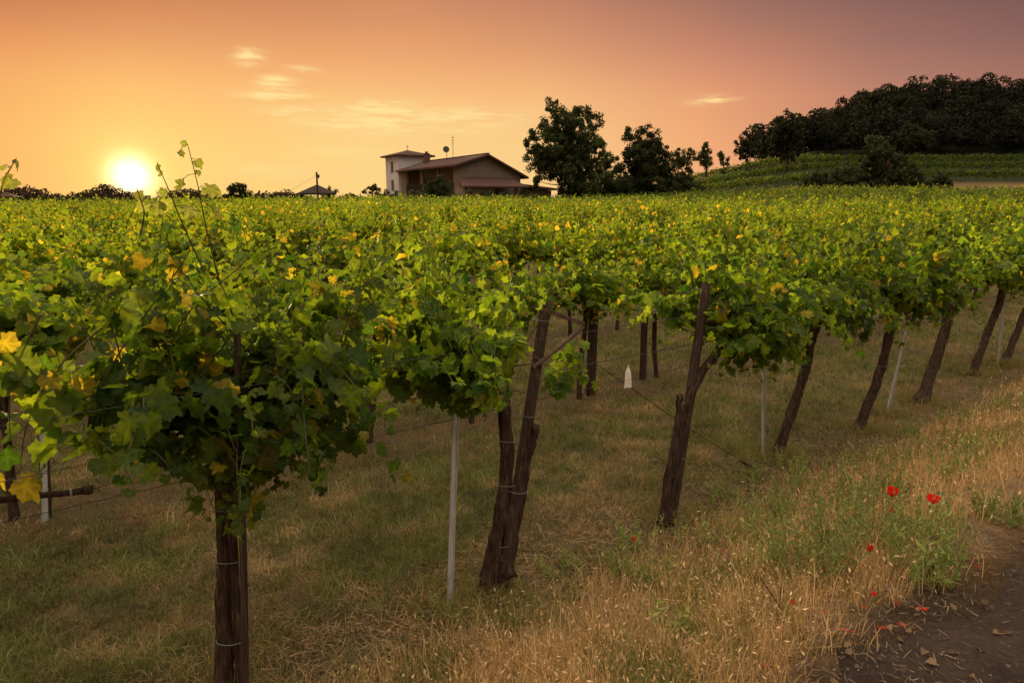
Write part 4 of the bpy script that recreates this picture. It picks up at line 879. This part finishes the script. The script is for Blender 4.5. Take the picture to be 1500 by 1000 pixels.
tree('round_tree', [(350, 275, 8), (343, 281, 8), (357, 281, 8), (350, 288, 12), (340, 292, 8), (360, 292, 8), (350, 298, 10)], 350, 80, 'lone round dark tree on the skyline right of the setting sun', 67, .30, 190, (.022, .024, .009))
tree('umbrella_tree', [(547, 276, 6), (553, 279, 4), (541, 280, 5), (534, 281, 4), (546, 283, 4)], 545, 88, 'small tree with flat tufted crown left of the farmhouse tower', 68, .28, 150, (.03, .026, .010), .10)
tree('garden_tree', [(638, 270, 11), (648, 268, 10), (630, 276, 9), (650, 278, 11), (640, 284, 14)], 640, 95, 'round green garden tree in front of the farmhouse balcony', 69, .30, 150, (.022, .030, .010))
hedges = [(560, 288, 9, 'small dark shrub at the left foot of the tower'), (575, 289, 8, 'small shrub in front of the tower door'), (603, 285, 7, 'clipped shrub beside the balcony columns'), (618, 290, 10, 'low hedge bush left of the garden tree'), (665, 291, 9, 'low hedge bush before the pale porch wall'), (690, 290, 9, 'green bush in front of the porch doorway'), (712, 290, 9, 'green bush right of the porch pillar'), (770, 288, 10, 'dark bush in front of the brick annex'), (735, 291, 8, 'low bush under the gable wall'), (795, 290, 9, 'low bush between annex and tall tree'), (520, 291, 8, 'low bush on the skyline left of the tufted tree')]
for k_, (px, py, rp, lab) in enumerate(hedges): tree('shrub', [(px, py, rp), (px + rp * .7, py + 3, rp * .7), (px - rp * .7, py + 3, rp * .7)], px, 93, lab, 80 + k_, .26, 170, (.024, .032, .011), .06, 'shrub', 'shrubs round the farmhouse')
# pavilion, pole, shed and the low skyline on the left
pv = at_depth(465, 285, 86); pz = float(terrain(pv[0], pv[1])); t = empty('pavilion', (pv[0], pv[1], pz), .2, 'low open pavilion with a dark hipped roof left of the utility pole', 'pavilion')
b = MB(); rr = [(-2.2, -1.6), (2.2, -1.6), (2.2, 1.6), (-2.2, 1.6)]
for k in range(4): b.poly([(*rr[k], 2.65), (*rr[(k + 1) % 4], 2.65), (0, 0, 3.7)])
b.prism([(*c, 2.45) for c in rr], (0, 0, .2)); b.build('roof', M['timber'], t)
for px_, py_ in ((-1.9, -1.3), (1.9, -1.3), (1.9, 1.3), (-1.9, 1.3)):
    b = MB(); b.box(px_ - .09, px_ + .09, py_ - .09, py_ + .09, -.2, 2.45); b.build('leg', M['timber'], t)
tree('skyline_tree', [(472, 282, 6), (482, 281, 6), (488, 285, 7), (478, 288, 8)], 480, 88, 'small bushy tree crowding the right side of the pavilion', 95, .28, 160, (.024, .024, .010), .08)
tree('skyline_tree', [(432, 291, 7), (444, 292, 6), (424, 293, 5)], 432, 88, 'low bush at the left side of the pavilion', 96, .28, 160, (.024, .026, .010), .06)
pp = at_depth(465.5, 285, 84); pz = float(terrain(pp[0], pp[1])); tpz = at_depth(465, 252, 84)[2]; t = empty('utility_pole', (pp[0], pp[1], pz), 0, 'single wooden utility pole rising above the pavilion roof', 'utility pole')
b = MB(); b.tube([(0, 0, -.3), (0, 0, tpz - pz)], [.14, .10], 10); b.build('pole', M['timber'], t); b = MB(); b.box(.05, .30, -.12, .12, tpz - pz - .7, tpz - pz - .3); b.build('insulator', M['dark'], t)
q1 = at_depth(380, 300, 84); wire('power_cable', [(pp[0], pp[1], tpz - .4), ((pp[0] + q1[0]) / 2, 84, (tpz + q1[2]) / 2 - .4), q1], 'thin cable sloping down left from the utility pole', .012, 'cable', 'cables')
for k_, px in enumerate((498, 508, 520, 528)):
    p = at_depth(px, 290, 87); z_ = float(terrain(p[0], p[1])); b = MB(); b.tube([(0, 0, -.2), (0, 0, 2.3 + .2 * (k_ % 2))], .06, 6); o = b.build('fence_post', M['timber']); o.location = (p[0], p[1], z_); tag(o, 'thin fence post on the skyline between the pavilion and the tufted tree', 'post', 'skyline fence posts')
sp = at_depth(9, 292, 95); sz_ = float(terrain(sp[0], sp[1])); t = empty('shed', (sp[0], sp[1], sz_), .5, 'small dark shed with a tiled roof on the far left skyline', 'shed')
b = MB(); b.box(-1.2, 1.2, -1.2, 1.2, -.3, 2.75); b.build('wall', M['brick'], t); b = MB()
rr = [(-1.45, -1.45), (1.45, -1.45), (1.45, 1.45), (-1.45, 1.45)]
for k in range(4): b.poly([(*rr[k], 2.9), (*rr[(k + 1) % 4], 2.9), (0, 0, 3.5)])
b.prism([(*c, 2.755) for c in rr], (0, 0, .145)); b.build('roof', M['tiles'], t)
r_ = np.random.default_rng(33)
def mass(name, centres, rads, leaf, per, dark, label, cat, seed):
    r_ = np.random.default_rng(seed); n = (per * rads ** 2).astype(int); a = np.repeat(np.arange(len(centres)), n); m = len(a); v = unit(r_.normal(0, 1, (m, 3))); v[:, 2] = np.where(v[:, 2] < -.2, -v[:, 2], v[:, 2])
    lump = 1 + .16 * np.sin(v[:, 0] * 7 + a) * np.sin(v[:, 2] * 6 + a * 2) + r_.normal(0, .07, m)
    pos = centres[a] + v * (rads[a] * lump)[:, None] * np.array([1, 1, 1.1]); tint = r_.uniform(.55, 1.5, (len(centres), 1))[a]
    col = np.array(dark) * tint * r_.uniform(.6, 1.6, (m, 1)); V, FF, CC = leaves(QUAD, pos, v + r_.normal(0, .6, (m, 3)), r_.normal(0, 1, (m, 3)), leaf * r_.uniform(.6, 1.3, m), col, r_, False)
    return tag(npmesh(name, V, [FF], M['tree_leaf'], colors=CC), label, cat, kind='stuff')
ca, ra = [], []
for px in np.arange(-60, 520, 3.2):
    yy = r_.uniform(190, 240); p = at_depth(px, 295, yy); h_ = 4.6 + 1.1 * math.sin(px * .05) + r_.normal(0, .6) - .004 * max(0, px - 150); rr_ = r_.uniform(1.3, 2.1); z_ = float(terrain(p[0], p[1])); 
    for zz in (h_ - rr_, max(.6, h_ - rr_ * 2.2)): ca.append((p[0], yy, z_ + zz)); ra.append(rr_)
mass('far_woodland', np.array(ca), np.array(ra), .55, 34, (.030, .020, .013), 'low far woodland along the horizon under the setting sun', 'woodland', 34)
# wooded hill top
ca, ra = [], []
while len(ca) < 2600:
    yy = r_.uniform(149, 235); xx = yy * r_.uniform(.30, .95); g = float(terrain(xx, yy)); edge = .335 + .0004 * (yy - 150)
    if xx / yy < edge: continue
    rr_ = r_.uniform(.9, 2.1) * (.8 if xx / yy < edge + .05 else 1); h_ = r_.uniform(3.5, 8.5) if r_.random() < .9 else r_.uniform(8, 10)
    ca.append((xx, yy, g + h_ - rr_)); ra.append(rr_)
    if h_ - rr_ > 3: ca.append((xx + r_.normal(0, .8), yy - .5, g + (h_ - rr_) * .5)); ra.append(rr_ * 1.1)
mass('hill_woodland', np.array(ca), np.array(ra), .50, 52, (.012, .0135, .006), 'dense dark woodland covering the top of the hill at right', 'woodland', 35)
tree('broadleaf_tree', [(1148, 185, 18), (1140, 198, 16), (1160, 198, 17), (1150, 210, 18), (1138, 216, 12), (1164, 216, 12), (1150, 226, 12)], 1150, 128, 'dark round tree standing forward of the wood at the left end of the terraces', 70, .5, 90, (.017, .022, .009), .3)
tree('broadleaf_tree', [(1092, 205, 9), (1086, 214, 10), (1100, 214, 10), (1092, 224, 11)], 1092, 142, 'outermost tree at the left tip of the hill wood', 71, .5, 90, (.018, .022, .009), .25)
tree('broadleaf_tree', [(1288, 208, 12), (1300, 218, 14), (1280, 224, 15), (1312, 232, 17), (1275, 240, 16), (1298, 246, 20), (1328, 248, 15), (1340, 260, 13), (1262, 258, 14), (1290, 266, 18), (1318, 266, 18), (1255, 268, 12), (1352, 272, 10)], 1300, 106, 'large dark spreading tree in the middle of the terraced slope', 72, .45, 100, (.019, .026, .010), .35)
tree('broadleaf_tree', [(1240, 258, 16), (1222, 262, 15), (1205, 266, 14), (1245, 270, 14), (1190, 268, 11), (1215, 274, 12)], 1220, 104, 'low dark thicket tree left of the spreading tree on the terraces', 73, .42, 110, (.020, .028, .010), .2)
tree('broadleaf_tree', [(1330, 196, 16), (1318, 204, 14), (1345, 204, 14)], 1330, 150, 'bushy tree at the wood edge above the spreading tree', 74, .5, 90, (.020, .025, .010), .25)
tree('broadleaf_tree', [(1370, 268, 12), (1385, 272, 10), (1360, 274, 10)], 1372, 103, 'low dark bush on the dry grass bank right of the spreading tree', 75, .42, 110, (.020, .028, .010), .15)
# vine rows on the terraces
pos, tipu = [], []
for k in range(1, 4):
    for yo in (1.2, 4.3, 7.2):
        yy = 97.5 + 13 * k + yo
        xx = r_.uniform(18 + k * 3, 150, int(4200)); pos.append(np.stack([xx, yy + r_.normal(0, .25, len(xx)), terrain(xx, np.full(len(xx), yy)) + .5 + 1.25 * r_.beta(2, 1.5, len(xx)) + (r_.random(len(xx)) < .15) * r_.uniform(0, .5, len(xx))], 1))
pos = np.vstack(pos); n = len(pos)
V, FF, CC = leaves(QUAD, pos, r_.normal(0, .6, (n, 3)) + [0, -.4, .5], r_.normal(0, .5, (n, 3)) + [0, 0, .8], .36 * r_.uniform(.6, 1.3, n), leafcols(n, r_, .03) * .55, r_, False)
tag(npmesh('terrace_vines', V, [FF], M['vine_leaf'], colors=CC), 'vine rows in green bands along the terraces below the wooded hill', 'vineyard', kind='stuff')
p = at_depth(1278, 222, 118); z_ = float(terrain(p[0], p[1])); b = MB(); b.tube([(0, 0, -.2), (.05, 0, at_depth(1278, 217, 118)[2] - z_)], .13, 8); b.box(-.2, .25, -.02, .02, at_depth(1278, 224, 118)[2] - z_, at_depth(1278, 218, 118)[2] - z_)
o = b.build('marker_post', M['cloth']); o.location = (p[0], p[1], z_); tag(o, 'white marker post on the upper terrace of the hill', 'post')
